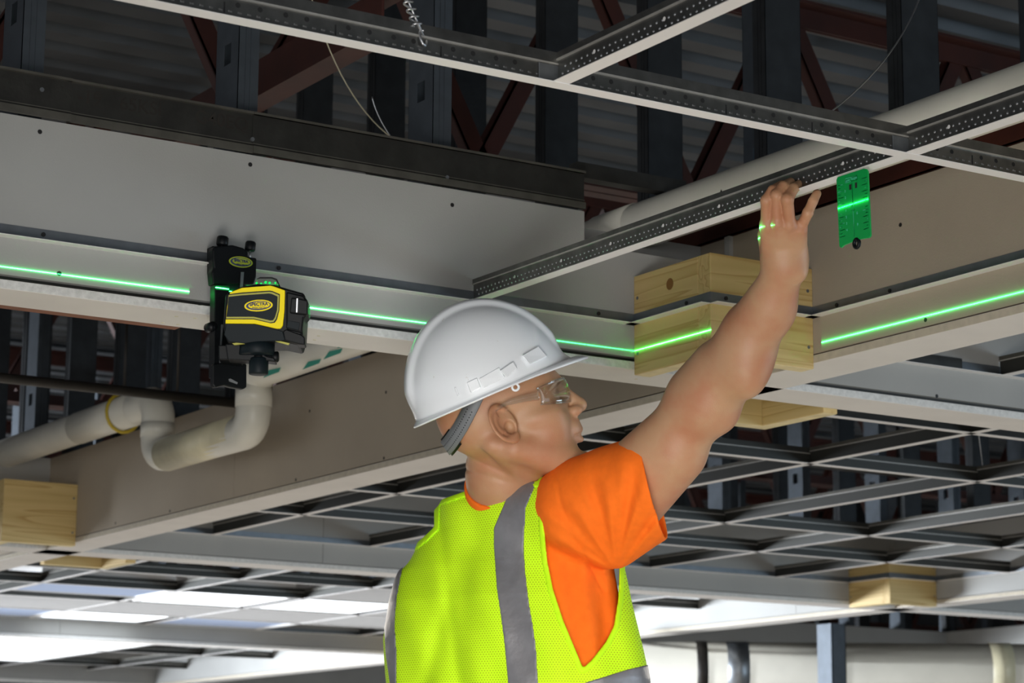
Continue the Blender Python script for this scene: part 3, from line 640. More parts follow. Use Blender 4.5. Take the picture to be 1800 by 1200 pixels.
ab = mnode('ABSOLUTE', sp.outputs['Z']); q = mnode('DIVIDE', ab, 0.0005); q = mnode('MULTIPLY', q, q)
q = mnode('ADD', q, 1.0); q = mnode('DIVIDE', 1.0, q)
c_ = mnode('DIVIDE', ab, 0.16); c_ = mnode('MULTIPLY', c_, c_); c_ = mnode('MULTIPLY', c_, -1.0); c_ = mnode('EXPONENT', c_)
q = mnode('MULTIPLY', q, c_); LASER_P = 3600.0
q = mnode('MULTIPLY', q, LASER_P); L.new(q, E.inputs['Strength'])
# ---------------------------------------------------------------- green target card hanging on the cross tee
tm, tt, tb = newmat('green_acrylic'); tb.inputs['Base Color'].default_value = (0.0, 0.36, 0.07, 1); tb.inputs['Roughness'].default_value = 0.35
tb.inputs['Transmission Weight'].default_value = 0.12
tx = T1 - .0155
o = thing('laser_target', 'green plastic laser target card hanging from the hand-held cross tee', 'target card', (tx, 2.64, 2.40))
def tp(px, py): return atx(px, py, tx)
crd = MB().ext([tp(*q_) for q_ in ((1470, 316), (1472, 311), (1518, 296), (1523, 297), (1525, 301), (1530, 414), (1527, 418), (1507, 421), (1483, 431), (1478, 435.5), (1475, 433))], (.003, 0, 0)).obj('card', tm, o)
bevel(crd, .0006)
MT['tick'] = mat('cyan_print', (0.10, 0.62, 0.42), 0.5)
gm = MB()
def ln(a_, b2, w=.00035):
    a_, b2 = tp(*a_), tp(*b2); dd = (b2 - a_).normalized(); nn = Vector((1, 0, 0)).cross(dd) * w
    off = Vector((-.0004, 0, 0)); gm.add([a_ - nn + off, b2 - nn + off, b2 + nn + off, a_ + nn + off], [(0, 1, 2, 3), (3, 2, 1, 0)])
def card(u, v):        # u 0..1 left to right, v 0..1 top to bottom
    x0 = 1470.5 + 6.5 * v; x1 = 1524.5 + 4.5 * v; y0 = 313 + 120 * v; y1 = 297 + 118 * v
    return (x0 + (x1 - x0) * u, y0 + (y1 - y0) * u)
ln(card(.49, .14), card(.49, .46)); ln(card(.49, .55), card(.49, .93))
for k in range(17):
    v = .12 + k * .047
    if abs(v - .5) < .03: continue
    w_ = .16 if k % 2 == 0 else .07
    ln(card(.03, v), card(.03 + w_, v)); ln(card(.97 - w_, v), card(.97, v))
ln(card(.28, .05), card(.66, .05)); ln(card(.66, .05), card(.66, .11)); ln(card(.66, .11), card(.28, .11)); ln(card(.28, .11), card(.28, .05))
ln(card(.44, .48), card(.49, .455)); ln(card(.49, .455), card(.54, .48)); ln(card(.44, .53), card(.49, .555)); ln(card(.49, .555), card(.54, .53))
gm.obj('printed_scale', MT['tick'], o)
TX = Matrix(((0, 0, -1, 0), (-1, 0, 0, 0), (0, 1, 0, 0), (0, 0, 0, 1)))
TXr = lambda p_: Matrix.Translation(p_ - Vector((.0006, 0, 0))) @ TX
text('Laser Target', .0052, MT['tick'], TXr(tp(*card(.47, .08))), 'lettering', o, ext=.0001)
for k, s_ in enumerate('32 1234'):
    if s_ != ' ': text(s_, .0055, MT['tick'], TXr(tp(*card(.26, .23 + k * .095))), 'numeral', o, ext=.0001)
for k, s_ in enumerate('12'): text('%s' % '69'[k], .006, MT['tick'], TXr(tp(*card(.62, .60 + k * .17))), 'numeral', o, ext=.0001)
for u in (.43, .62):
    a_ = tp(*card(u, .19)); MB().box(a_ + Vector((-.0006, -.002, -.004)), a_ + Vector((.0005, .002, .004))).obj('magnet_slot', MT['hole'], o)
a_ = tp(1505, 430); ring = [a_ + Vector((.001, math.cos(q_) * .0055, math.sin(q_) * .0062 + .002)) for q_ in [i * math.pi / 8 for i in range(17)]]
MB().tube(ring, .0030, 8, cap=False).obj('hanging_tab', MT['blackp'], o, True)
# ================================================================ the worker (implicit surfaces, polygonised here)
f32 = np.float32
RX = np.array([[0.8434, -0.5373, 0], [0.5373, 0.8434, 0], [0, 0, 1.0]])      # rows: right, away, up
def Q(px, py, d): return RX @ np.array(at(px, py, d))                           # pixel at depth -> (right, away, up)
CRl, CUl, CFl, CPl = RX @ np.array(CR), RX @ np.array(CU), RX @ np.array(CF), RX @ np.array(CAMP)
def topix(P):
    D = P - CPl.astype(f32); dp = D @ CFl.astype(f32)
    return 900 + FPX * (D @ CRl.astype(f32)) / dp, 600 - FPX * (D @ CUl.astype(f32)) / dp, dp
def smin(a, b, k):
    h = np.clip(.5 + .5 * (b - a) / k, 0, 1); return b * (1 - h) + a * h - k * h * (1 - h)
def smax(a, b, k): return -smin(-a, -b, k)
def ell(P, c, r, R=None):
    q = P - np.asarray(c, f32)
    if R is not None: q = q @ np.asarray(R, f32).T
    r = np.asarray(r, f32); k0 = np.sqrt(((q / r) ** 2).sum(1)); k1 = np.sqrt(((q / (r * r)) ** 2).sum(1)) + 1e-9
    return k0 * (k0 - 1) / k1
def cap(P, a, b, ra, rb, flat=None):
    a = np.asarray(a, f32); b = np.asarray(b, f32); ba = b - a
    pa = P - a; t = np.clip((pa @ ba) / (ba @ ba), 0, 1); q = pa - t[:, None] * ba
    if flat is not None: q = q + (q @ flat[0])[:, None] * flat[0] * (flat[1] - 1)
    return np.sqrt((q ** 2).sum(1)) - (ra + (rb - ra) * t)
def polysd(x, y, poly):      # signed distance to polygon in pixels, negative inside
    d = np.full(x.shape, 1e18, f32); s = np.ones(x.shape, bool); n = len(poly)
    ins = np.zeros(x.shape, bool)
    for i in range(n):
        x0, y0 = poly[i]; x1, y1 = poly[(i + 1) % n]; ex, ey = x1 - x0, y1 - y0
        wx, wy = x - x0, y - y0; t = np.clip((wx * ex + wy * ey) / (ex * ex + ey * ey + 1e-9), 0, 1)
        d = np.minimum(d, (wx - ex * t) ** 2 + (wy - ey * t) ** 2)
        c = ((y0 > y) != (y1 > y)) & (x < (x1 - x0) * (y - y0) / (y1 - y0 + 1e-12) + x0); ins ^= c
    d = np.sqrt(d); return np.where(ins, -d, d)
def sdf_mesh(name, f, lo, hi, h, m, parent, margin=1.0, relax=1, project=None):
    lo = np.array(lo, float); hi = np.array(hi, float); B = 12
    nb = np.ceil((hi - lo) / h / B).astype(int); dims = nb * B
    V = np.empty(dims, f32)
    ci = np.stack(np.meshgrid(*[np.arange(n) for n in nb], indexing='ij'), -1).reshape(-1, 3)
    cc = (lo + (ci * B + (B - 1) / 2) * h).astype(f32); d = f(cc)
    act = np.abs(d) < h * B * .87 * 1.25 * margin + .006
    off = np.stack(np.meshgrid(*[np.arange(B)] * 3, indexing='ij'), -1).reshape(-1, 3)
    for i in np.where(~act)[0]:
        a = ci[i] * B; V[a[0]:a[0] + B, a[1]:a[1] + B, a[2]:a[2] + B] = 1 if d[i] > 0 else -1
    ai = np.where(act)[0]
    for s in range(0, len(ai), 120):
        ch = ai[s:s + 120]; base = ci[ch] * B
        pts = (lo + (base[:, None, :] + off[None]) * h).reshape(-1, 3).astype(f32); vals = f(pts).reshape(len(ch), B, B, B)
        for j in range(len(ch)):
            a = base[j]; V[a[0]:a[0] + B, a[1]:a[1] + B, a[2]:a[2] + B] = vals[j]
    V[0] = V[-1] = 1; V[:, 0] = V[:, -1] = 1; V[:, :, 0] = V[:, :, -1] = 1
    I = V < 0
    cnt = np.zeros(dims - 1, np.uint8)
    for a in (0, 1):
        for b in (0, 1):
            for c in (0, 1): cnt += I[a:dims[0] - 1 + a, b:dims[1] - 1 + b, c:dims[2] - 1 + c]
    cells = np.argwhere((cnt > 0) & (cnt < 8)); del cnt
    N = len(cells); idx = {}
    cid = np.full(dims - 1, -1, np.int32); cid[tuple(cells.T)] = np.arange(N)
    acc = np.zeros((N, 3)); num = np.zeros(N)
    for ax in range(3):
        o1, o2 = [k for k in range(3) if k != ax]
        for a in (0, 1):
            for b in (0, 1):
                p0 = cells.copy(); p0[:, o1] += a; p0[:, o2] += b; p1 = p0.copy(); p1[:, ax] += 1
                v0 = V[tuple(p0.T)]; v1 = V[tuple(p1.T)]; c = (v0 < 0) != (v1 < 0)
                t = np.where(c, v0 / np.where(c, v0 - v1, 1), 0); pp = p0.astype(float); pp[:, ax] += t
                acc[c] += pp[c]; num[c] += 1
    verts = lo + acc / num[:, None] * h
    quads = []
    for ax in range(3):
        o1, o2 = (ax + 1) % 3, (ax + 2) % 3
        sl0 = [slice(None)] * 3; sl1 = [slice(None)] * 3; sl0[ax] = slice(0, -1); sl1[ax] = slice(1, None)
        A = I[tuple(sl0)]; Bm = I[tuple(sl1)]; e = np.argwhere(A != Bm)
        e = e[(e[:, o1] > 0) & (e[:, o2] > 0)]; s = A[tuple(e.T)]
        def g(d1, d2):
            q = e.copy(); q[:, o1] += d1; q[:, o2] += d2; return cid[tuple(q.T)]
        q = np.stack([g(-1, -1), g(0, -1), g(0, 0), g(-1, 0)], 1); q[~s] = q[~s][:, ::-1]; quads.append(q)
    F = np.concatenate(quads); F = F[(F >= 0).all(1)]
    for _ in range(relax):
        sm = np.zeros_like(verts); n_ = np.zeros(N)
        for a in range(4):
            for b in (1, 3):
                np.add.at(sm, F[:, a], verts[F[:, (a + b) % 4]]); np.add.at(n_, F[:, a], 1)
        verts = verts * .45 + sm / n_[:, None] * .55
    me = bpy.data.meshes.new(name)
    me.vertices.add(N); me.vertices.foreach_set('co', (verts @ RX).astype(f32).ravel())
    me.loops.add(len(F) * 4); me.loops.foreach_set('vertex_index', F.astype(np.int32).ravel())
    me.polygons.add(len(F)); me.polygons.foreach_set('loop_start', np.arange(0, len(F) * 4, 4, dtype=np.int32))
    me.polygons.foreach_set('use_smooth', np.ones(len(F), bool)); me.update(); me.validate()
    me.materials.append(m)
    return link(name, me, parent)
# ---------------------------------------------------------------- fabrics and skin
def skin_mat():
    m, t, b = newmat('skin'); L = t.links
    tc = t.nodes.new('ShaderNodeTexCoord')
    n = t.nodes.new('ShaderNodeTexNoise'); n.inputs['Scale'].default_value = 16; n.inputs['Detail'].default_value = 4; L.new(tc.outputs['Object'], n.inputs[0])
    r = t.nodes.new('ShaderNodeValToRGB'); e = r.color_ramp.elements; e[0].position = .32; e[0].color = (.43, .185, .095, 1); e[1].position = .62; e[1].color = (.47, .265, .145, 1)
    L.new(n.outputs[0], r.inputs[0]); L.new(r.outputs[0], b.inputs['Base Color'])
    b.inputs['Roughness'].default_value = .5; b.inputs['Subsurface Weight'].default_value = .12; b.inputs['Subsurface Radius'].default_value = (.012, .004, .002); b.inputs['Subsurface Scale'].default_value = .5
    n2 = t.nodes.new('ShaderNodeTexNoise'); n2.inputs['Scale'].default_value = 420; n2.inputs['Detail'].default_value = 2; L.new(tc.outputs['Object'], n2.inputs[0])
    bp = t.nodes.new('ShaderNodeBump'); bp.inputs['Strength'].default_value = .25; bp.inputs['Distance'].default_value = .001; L.new(n2.outputs[0], bp.inputs['Height']); L.new(bp.outputs[0], b.inputs['Normal'])
    return m
MT['skin'] = skin_mat()
MT['lip'] = mat('lip_skin', (.42, .13, .09), .45)
MT['orange'] = mat('orange_cotton', (0.93, 0.17, 0.012), .85, noise=.05, nscale=60, bump=.3, bscale=900, spec=.2)
MT['lime'] = mat('lime_binding', (0.56, 0.98, 0.01), .7, spec=.2, bump=.2, bscale=600)
MT['refl'] = mat('silver_reflective_tape', (0.20, 0.20, 0.215), .45, .25, noise=.12, nscale=28, bump=.6, bscale=60)
MT['jeans'] = mat('blue_denim', (.05, .08, .16), .85, noise=.1, nscale=60)
MT['boot'] = mat('brown_boot_leather', (.12, .06, .03), .6)
def meshfab():
    m, t, b = newmat('lime_mesh_fabric'); L = t.links
    tc = t.nodes.new('ShaderNodeTexCoord'); mp = t.nodes.new('ShaderNodeMapping'); mp.inputs['Rotation'].default_value = (0, 0, math.radians(38)); L.new(tc.outputs['Object'], mp.inputs[0])
    sx = t.nodes.new('ShaderNodeSeparateXYZ'); L.new(mp.outputs[0], sx.inputs[0])
    def mn(op, a, b_=None):
        n = t.nodes.new('ShaderNodeMath'); n.operation = op
        for i, q in enumerate((a, b_)):
            if q is None: continue
            if isinstance(q, (int, float)): n.inputs[i].default_value = q
            else: L.new(q, n.inputs[i])
        return n.outputs[0]
    p = 0.0048
    row = mn('DIVIDE', sx.outputs['Z'], p * .8); ri = mn('FLOOR', row); rf = mn('SUBTRACT', mn('SUBTRACT', row, ri), .5)
    par = mn('MULTIPLY', mn('MODULO', mn('ABSOLUTE', ri), 2.0), .5)
    cx = mn('ADD', mn('DIVIDE', sx.outputs['X'], p), par); cf = mn('SUBTRACT', mn('FRACT', cx), .5)
    d = mn('SQRT', mn('ADD', mn('MULTIPLY', cf, cf), mn('MULTIPLY', mn('MULTIPLY', rf, rf), .64)))
    hole = mn('LESS_THAN', d, .20)
    mx = t.nodes.new('ShaderNodeMix'); mx.data_type = 'RGBA'; L.new(hole, mx.inputs[0]); mx.inputs[6].default_value = (.60, .98, .012, 1); mx.inputs[7].default_value = (.34, .46, .01, 1)
    L.new(mx.outputs[2], b.inputs['Base Color']); b.inputs['Roughness'].default_value = .75; b.inputs['Specular IOR Level'].default_value = .2
    bp = t.nodes.new('ShaderNodeBump'); bp.invert = True; bp.inputs['Strength'].default_value = .35; bp.inputs['Distance'].default_value = .0008; L.new(hole, bp.inputs['Height']); L.new(bp.outputs[0], b.inputs['Normal'])
    return m
MT['mesh'] = meshfab()
person = thing('person', 'man in white hard hat and lime vest reaching up to the ceiling grid', 'person', RX.T @ np.array([Q(900, 1150, 4.2)[0], Q(900, 1150, 4.2)[1], .52]))
# ---------------------------------------------------------------- head frame
HC = Q(885, 757, 4.03); pa, yw = math.radians(17), math.radians(3)
hx = np.array([math.cos(yw) * math.cos(pa), math.sin(yw) * math.cos(pa), math.sin(pa)]); hy = np.array([-math.sin(yw), math.cos(yw), 0]); hz = np.cross(hx, hy)
rl = math.radians(6); hy, hz = hy * math.cos(rl) + hz * math.sin(rl), hz * math.cos(rl) - hy * math.sin(rl)
HR = np.stack([hx, hy, hz])                # rows: forward, left (away from the camera), up
def H(x, y, z): return HC + x * hx + y * hy + z * hz
def head(P):
    q = ((P - HC.astype(f32)) @ HR.astype(f32).T)
    qs = q.copy(); qs[:, 1] = np.abs(q[:, 1])
    d = ell(q, (-.002, 0, .060), (.098, .077, .078))
    d = smin(d, ell(q, (-.040, 0, .030), (.058, .064, .060)), .03)
    d = smin(d, ell(q, (.052, 0, .045), (.068, .064, .058)), .03)          # forehead
    d = smin(d, ell(q, (.055, 0, -.020), (.062, .056, .070)), .03)         # face mass
    d = smin(d, cap(qs, (.004, .052, -.035), (.088, .022, -.078), .021, .021), .03)   # jaw line
    d = smin(d, ell(q, (.103, 0, -.082), (.027, .026, .022)), .016)         # chin
    d = smin(d, ell(qs, (.074, .034, -.012), (.030, .026, .026)), .02)     # cheek
    d = smin(d, ell(qs, (.060, .050, .004), (.034, .018, .012)), .02)      # cheekbone
    d = smin(d, cap(qs, (.104, .008, .053), (.092, .040, .050), .011, .010), .014)    # brow
    d = smax(d, -ell(qs, (.114, .031, .033), (.020, .017, .012)), .010)    # eye socket
    d = smin(d, ell(qs, (.090, .031, .032), (.015, .016, .014)), .004)     # closed lid / eyeball mound
    d = smin(d, cap(q, (.110, 0, .046), (.136, 0, .010), .009, .011), .012)   # nose bridge
    d = smin(d, ell(q, (.136, 0, .005), (.0130, .011, .0105)), .008)         # tip
    d = smin(d, ell(qs, (.126, .0125, -.001), (.013, .009, .009)), .006)   # wings
    d = smin(d, ell(q, (.112, 0, -.026), (.018, .026, .022)), .012)        # muzzle
    d = smin(d, cap(qs, (.1255, 0, -.0325), (.108, .020, -.0385), .0055, .003), .005)   # upper lip
    d = smin(d, cap(qs, (.1215, 0, -.0500), (.106, .018, -.0430), .0065, .003), .005)   # lower lip
    d = smax(d, -cap(qs, (.136, 0, -.0410), (.110, .023, -.0405), .0015, .0010), .003) # mouth line
    d = smax(d, -ell(qs, (.128, .0075, -.0085), (.008, .0042, .0045)), .003)  # nostrils
    d = smax(d, -ell(q, (.122, 0, -.064), (.009, .022, .006)), .008)       # chin crease
    # ears
    e = qs - np.array([-.004, .076, .006], f32)
    ex = e[:, 0] * .97 + e[:, 2] * .25; ez = -e[:, 0] * .25 + e[:, 2] * .97; ey = e[:, 1] - .010 + ex * .55
    rho = np.sqrt((ex / .0185) ** 2 + ((ez - .003) / .030) ** 2)
    pl = np.abs(ey)
    rim = np.sqrt(((rho - 1) * .021) ** 2 + (ey * 1.0) ** 2) - .0042; rim = np.where((ex > .010) & (ez < .02) & (ez > -.022), rim + .004, rim)
    disc = np.maximum((rho - 1) * .018, np.abs(ey + .004) - .0022)
    anti = np.sqrt(((rho - .58) * .021) ** 2 + (ey + .0015) ** 2) - .0032; anti = np.where((ex > -.001) | (ez < -.012), anti + .005, anti)
    lobe = ell(np.stack([ex, ey, ez], 1), (.004, -.002, -.027), (.010, .005, .010))
    tr_ = ell(np.stack([ex, ey, ez], 1), (.015, -.003, -.006), (.005, .005, .007))
    ear = smin(smin(rim, disc, .003), smin(anti, smin(lobe, tr_, .004), .004), .004)
    root = ell(qs, (.004, .071, .004), (.013, .010, .024))
    ear = smin(ear, root, .008)
    ear = smax(ear, -ell(qs, (.005, .084, .000), (.0095, .011, .012)), .003)
    return smin(d, ear, .006)
# ---------------------------------------------------------------- arm, hand
SH = Q(1050, 905, 4.00); EL = Q(1243, 708, 3.86); WR = Q(1381, 462, 3.705)
def q3(l): return [Q(*a) for a in l]
FING = [q3([(1348, 396, 3.665), (1347, 352, 3.64), (1358, 334, 3.642), (1374, 324, 3.66)]),
        q3([(1366, 393, 3.655), (1365, 343, 3.632), (1377, 327, 3.640), (1390, 320, 3.660)]),
        q3([(1388, 395, 3.655), (1384, 350, 3.625), (1395, 331, 3.640), (1408, 323, 3.660)]),
        q3([(1406, 404, 3.665), (1420, 374, 3.645), (1429, 354, 3.648), (1436, 340, 3.655)])]
FR = [(.0100, .0085, .0078, .0066), (.0102, .0090, .0082, .0070), (.0100, .0092, .0084, .0072), (.0092, .0080, .0076, .0070)]
META = q3([(1356, 452, 3.712), (1371, 455, 3.705), (1387, 456, 3.705), (1402, 452, 3.712)])
THUMB = q3([(1352, 446, 3.725), (1345, 412, 3.735), (1350, 385, 3.735), (1362, 370, 3.725)])
vdir = CFl.astype(f32)
def handarm(P):
    ad = (WR - EL) / np.linalg.norm(WR - EL)
    d = cap(P, SH, EL, .068, .047)
    d = smin(d, cap(P, Q(1105, 890, 3.97), Q(1190, 800, 3.90), .052, .046), .03)
    d = smin(d, cap(P, Q(1225, 690, 3.88), Q(1262, 645, 3.85), .045, .044), .04)
    d = smin(d, cap(P, EL, Q(1352, 540, 3.76), .047, .036), .03)
    d = smin(d, ell(P, Q(1314, 615, 3.80), (.040, .042, .075)), .04)
    d = smin(d, cap(P, Q(1352, 545, 3.76), WR, .037, .0315, (vdir, 1.15)), .03)
    d = smin(d, ell(P, Q(1268, 728, 3.85), (.020, .022, .022)), .02)                 # elbow point
    d = smin(d, ell(P, Q(1404, 478, 3.70), (.012, .012, .014)), .012)                # ulna head
    h = cap(P, WR, (WR + Q(1378, 425, 3.69)) / 2, .030, .030, (vdir, 1.5))
    for i in range(4):
        h = smin(h, cap(P, META[i], FING[i][0], .0155, .0118, (vdir, 1.1)), .010)
    h = smin(h, cap(P, Q(1358, 450, 3.72), Q(1352, 425, 3.73), .016, .015), .012)
    d = smin(d, h, .015)
    tend = 0
    for i in range(4):
        g = FING[i]; r = FR[i]
        fi = cap(P, g[0], g[1], r[0] * .98, r[1]); fi = smin(fi, ell(P, g[1], (r[1] * 1.06,) * 3), .003)
        fi = smin(fi, cap(P, g[1], g[2], r[1], r[2]), .002); fi = smin(fi, cap(P, g[2], g[3], r[2], r[3]), .002)
        fi = smin(fi, ell(P, g[0] + np.array([0, -.005, .000]), (.0085, .0080, .0090)), .003)   # knuckle
        FF = fi if i == 0 else smin(FF, fi, .0012)
    d = smin(d, FF, .005)
    th = cap(P, THUMB[0], THUMB[1], .0135, .0115); th = smin(th, cap(P, THUMB[1], THUMB[2], .0112, .0100), .003); th = smin(th, cap(P, THUMB[2], THUMB[3], .0098, .0085), .003)
    d = smin(d, th, .006)
    return d
# ---------------------------------------------------------------- torso
NB = Q(893, 850, 4.10)
lat = np.array([.80, -.60, 0]); fwd = np.array([.60, .80, 0])
TB = [(845, 893, .055, .055), (868, 890, .105, .075), (890, 892, .140, .090), (930, 900, .158, .105), (1000, 897, .211, .128), (1060, 893, .226, .142), (1120, 895, .238, .150), (1200, 908, .242, .158), (1400, 905, .232, .160), (1560, 900, .225, .160)]
TZ = np.array([Q(c, p, 4.16)[2] for p, c, a, b in TB])[::-1]; TR = np.array([Q(c, p, 4.16)[0] for p, c, a, b in TB])[::-1]
TA_ = np.array([a for p, c, a, b in TB])[::-1]; TBB = np.array([b for p, c, a, b in TB])[::-1]; TN = Q(893, 1000, 4.16)[1]
def loft(P, inf=0.0):
    z = P[:, 2]; a = np.interp(z, TZ, TA_) + inf; b = np.interp(z, TZ, TBB) + inf
    r = P[:, 0] - np.interp(z, TZ, TR); n = P[:, 1] - TN
    u = r * lat[0] + n * lat[1]; v = r * fwd[0] + n * fwd[1]
    # flatten the back a little and dip along the spine
    k0 = ((np.abs(u) / a) ** 2.3 + (np.abs(v) / b) ** 2.3) ** (1 / 2.3)
    k1 = np.sqrt((u / a ** 2) ** 2 + (v / b ** 2) ** 2) + 1e-6; k0e = np.sqrt((u / a) ** 2 + (v / b) ** 2) + 1e-6
    d = (k0 - 1) * k0e / k1
    d = d + .010 * np.exp(-(u / .035) ** 2) * (v < 0)
    return np.maximum(np.maximum(d, z - TZ[-1] - inf), TZ[0] - z)
LS = Q(800, 1010, 4.33)
def torso(P, inf=0.0):
    d = loft(P, inf)
    d = smin(d, cap(P, Q(905, 905, 4.10), Q(1035, 905, 4.00), .060 + inf, .070 + inf), .05)
    d = smin(d, cap(P, Q(850, 905, 4.15), LS, .050 + inf, .055 + inf), .05)
    return d
NECK = [(Q(880, 790, 4.07), .062), (Q(884, 835, 4.09), .062), (Q(893, 875, 4.12), .072)]
LEL = Q(790, 1190, 4.62); LWR = Q(900, 1120, 4.85)
def body(P):
    d = head(P)
    nk = smin(cap(P, NECK[0][0], NECK[1][0], .057, .060), cap(P, NECK[1][0], NECK[2][0], .060, .072), .02)
    nk = smin(nk, cap(P, H(-.03, -.052, -.02), Q(945, 850, 4.05), .012, .011), .03)      # neck tendon
    # skin folds at the nape
    q = topix(P); fold = np.exp(-((q[1] - 805 - (q[0] - 830) * .45) / 4.0) ** 2) * .0022 + np.exp(-((q[1] - 828 - (q[0] - 830) * .30) / 4.0) ** 2) * .0020
    nk = nk + fold * np.clip((905 - q[0]) / 50, 0, 1)
    d = smin(d, nk, .025)
    t = torso(P, -.022); d = smin(d, t, .03)
    d = smin(d, handarm(P), .03)
    la = smin(cap(P, LS, LEL, .055, .042), cap(P, LEL, LWR, .042, .028), .02)
    la = smin(la, cap(P, LWR, LWR + np.array([.05, .05, .01]), .028, .03, (np.array([0, 0, 1.0], f32), 1.5)), .02)
    for k in range(4):
        b0 = LWR + np.array([.06 + .008 * k, .045 - .012 * k + .03, .02 - .016 * k]); la = smin(la, cap(P, b0, b0 + np.array([.045, .01, .0]), .0095, .0085), .004)
        la = smin(la, cap(P, b0 + np.array([.045, .01, 0]), b0 + np.array([.040, -.022, 0]), .0085, .008), .003)
    la = smin(la, cap(P, LWR + np.array([.02, .02, .03]), LWR + np.array([.075, .02, .045]), .012, .009), .006)
    return smin(d, la, .02)
lo = np.array([Q(640, 600, 4.1)[0], 3.35, 1.80]); lo[1] = WR[1] - .12; hi_ = np.array([Q(1480, 600, 3.7)[0], LWR[1] + .2, Q(1400, 295, 3.66)[2]])
lo[2] = Q(900, 1330, 4.1)[2]
skin = sdf_mesh('body', body, lo, hi_, .0020, MT['skin'], person, margin=1.1)
# fingernails
for g, r in ((FING[3], .0062), (FING[2], .0055)):
    tip = g[3] + np.array([.0, -r * .9, .0015]); dn = (g[3] - g[2]) / np.linalg.norm(g[3] - g[2])
# ---------------------------------------------------------------- shirt
def hash_w(P, s, a, k=0):
    return a * (np.sin(P[:, 0] * s + 1.3 * np.sin(P[:, 2] * s * .7 + k)) * np.sin(P[:, 2] * s * .8 + 1.1 * np.sin(P[:, 1] * s * .9 + k * 2)))
ARMPIT = Q(1082, 1010, 4.02)
sd = (Q(1243, 745, 3.88) - Q(1085, 880, 3.98)); sd /= np.linalg.norm(sd)
HEM_P = Q(1147, 852, 3.93); hn = np.array([.955, -.18, .215]); hn /= np.linalg.norm(hn)
def sleeve(P, inf=0.0):
    d = cap(P, Q(1025, 888, 4.0), Q(1155, 842, 3.93), .079 + inf, .079 + inf)
    d = smin(d, cap(P, Q(1075, 935, 4.0), Q(1160, 880, 3.93), .062 + inf, .060 + inf), .02)
    d = smin(d, cap(P, Q(990, 882, 4.03), Q(1075, 852, 3.97), .050 + inf, .057 + inf), .025)
    # folds radiating from the armpit
    D = P - ARMPIT.astype(f32); ang = np.arctan2(D[:, 2], D[:, 0]); rr = np.sqrt(D[:, 0] ** 2 + D[:, 2] ** 2)
    w = np.exp(-((rr - .11) / .07) ** 2)
    d = d + (.0045 * np.sin(ang * 13 + rr * 18) + .002 * np.sin(ang * 27 + 1)) * w
    return d
def seam(P):      # groove of the armhole seam
    x, y, dp = topix(P); pts = [(975, 828), (985, 880), (1005, 940), (1035, 990), (1062, 1040)]
    dd = np.full(x.shape, 1e9, f32)
    for (x0, y0), (x1, y1) in zip(pts[:-1], pts[1:]):
        t = np.clip(((x - x0) * (x1 - x0) + (y - y0) * (y1 - y0)) / ((x1 - x0) ** 2 + (y1 - y0) ** 2), 0, 1)
        dd = np.minimum(dd, (x - x0 - t * (x1 - x0)) ** 2 + (y - y0 - t * (y1 - y0)) ** 2)
    return np.exp(-dd / 9.0)
def shirt(P):
    t = torso(P, -.012)
    dwn = P - ARMPIT.astype(f32)
    t = t + .004 * np.sin(dwn[:, 0] * 140 + dwn[:, 2] * 20) * np.exp(-((dwn[:, 0] + .02) / .08) ** 2) * (dwn[:, 2] < .02)
    s = np.maximum(sleeve(P), ((P - HEM_P.astype(f32)) @ hn.astype(f32)))
    # hollow mouth of the sleeve around the arm
    mouth = np.maximum(sleeve(P, -.0085), -((P - HEM_P.astype(f32)) @ hn.astype(f32)) - .016)
    s = np.maximum(s, -mouth)
    # stitched hem band
    hb = np.abs(((P - HEM_P.astype(f32)) @ hn.astype(f32)) + .022); s = s + .0010 * np.exp(-(hb / .0030) ** 2)
    s = smin(t, s, .022)
    s = s + .0022 * seam(P)
    col = np.abs(cap(P, Q(884, 838, 4.09), Q(893, 862, 4.115), .067, .072)); ax_ = (Q(884, 838, 4.09) - Q(893, 875, 4.12)); L_ = np.linalg.norm(ax_); ax_ = ax_ / L_
    tt_ = (P - Q(890, 858, 4.110).astype(f32)) @ ax_.astype(f32)
    ring = np.sqrt(np.maximum(np.abs(tt_ - .010) - .009, 0) ** 2 + np.maximum(col - .0015, 0) ** 2) - .0018
    s = smin(s, ring, .006)
    lsv = np.maximum(cap(P, LS, LEL, .060, .056), ((P - (LS * .35 + LEL * .65).astype(f32)) @ ((LEL - LS) / np.linalg.norm(LEL - LS)).astype(f32)))
    return smin(s, lsv, .02)
zl = Q(900, 1330, 4.1)[2]
lo2 = np.array([Q(640, 600, 4.2)[0], WR[1] + .02, zl]); hi2 = np.array([Q(1200, 600, 3.95)[0], LWR[1] + .05, Q(1100, 745, 3.95)[2]])
shirt_o = sdf_mesh('shirt', shirt, lo2, hi2, .0032, MT['orange'], person, margin=1.1)
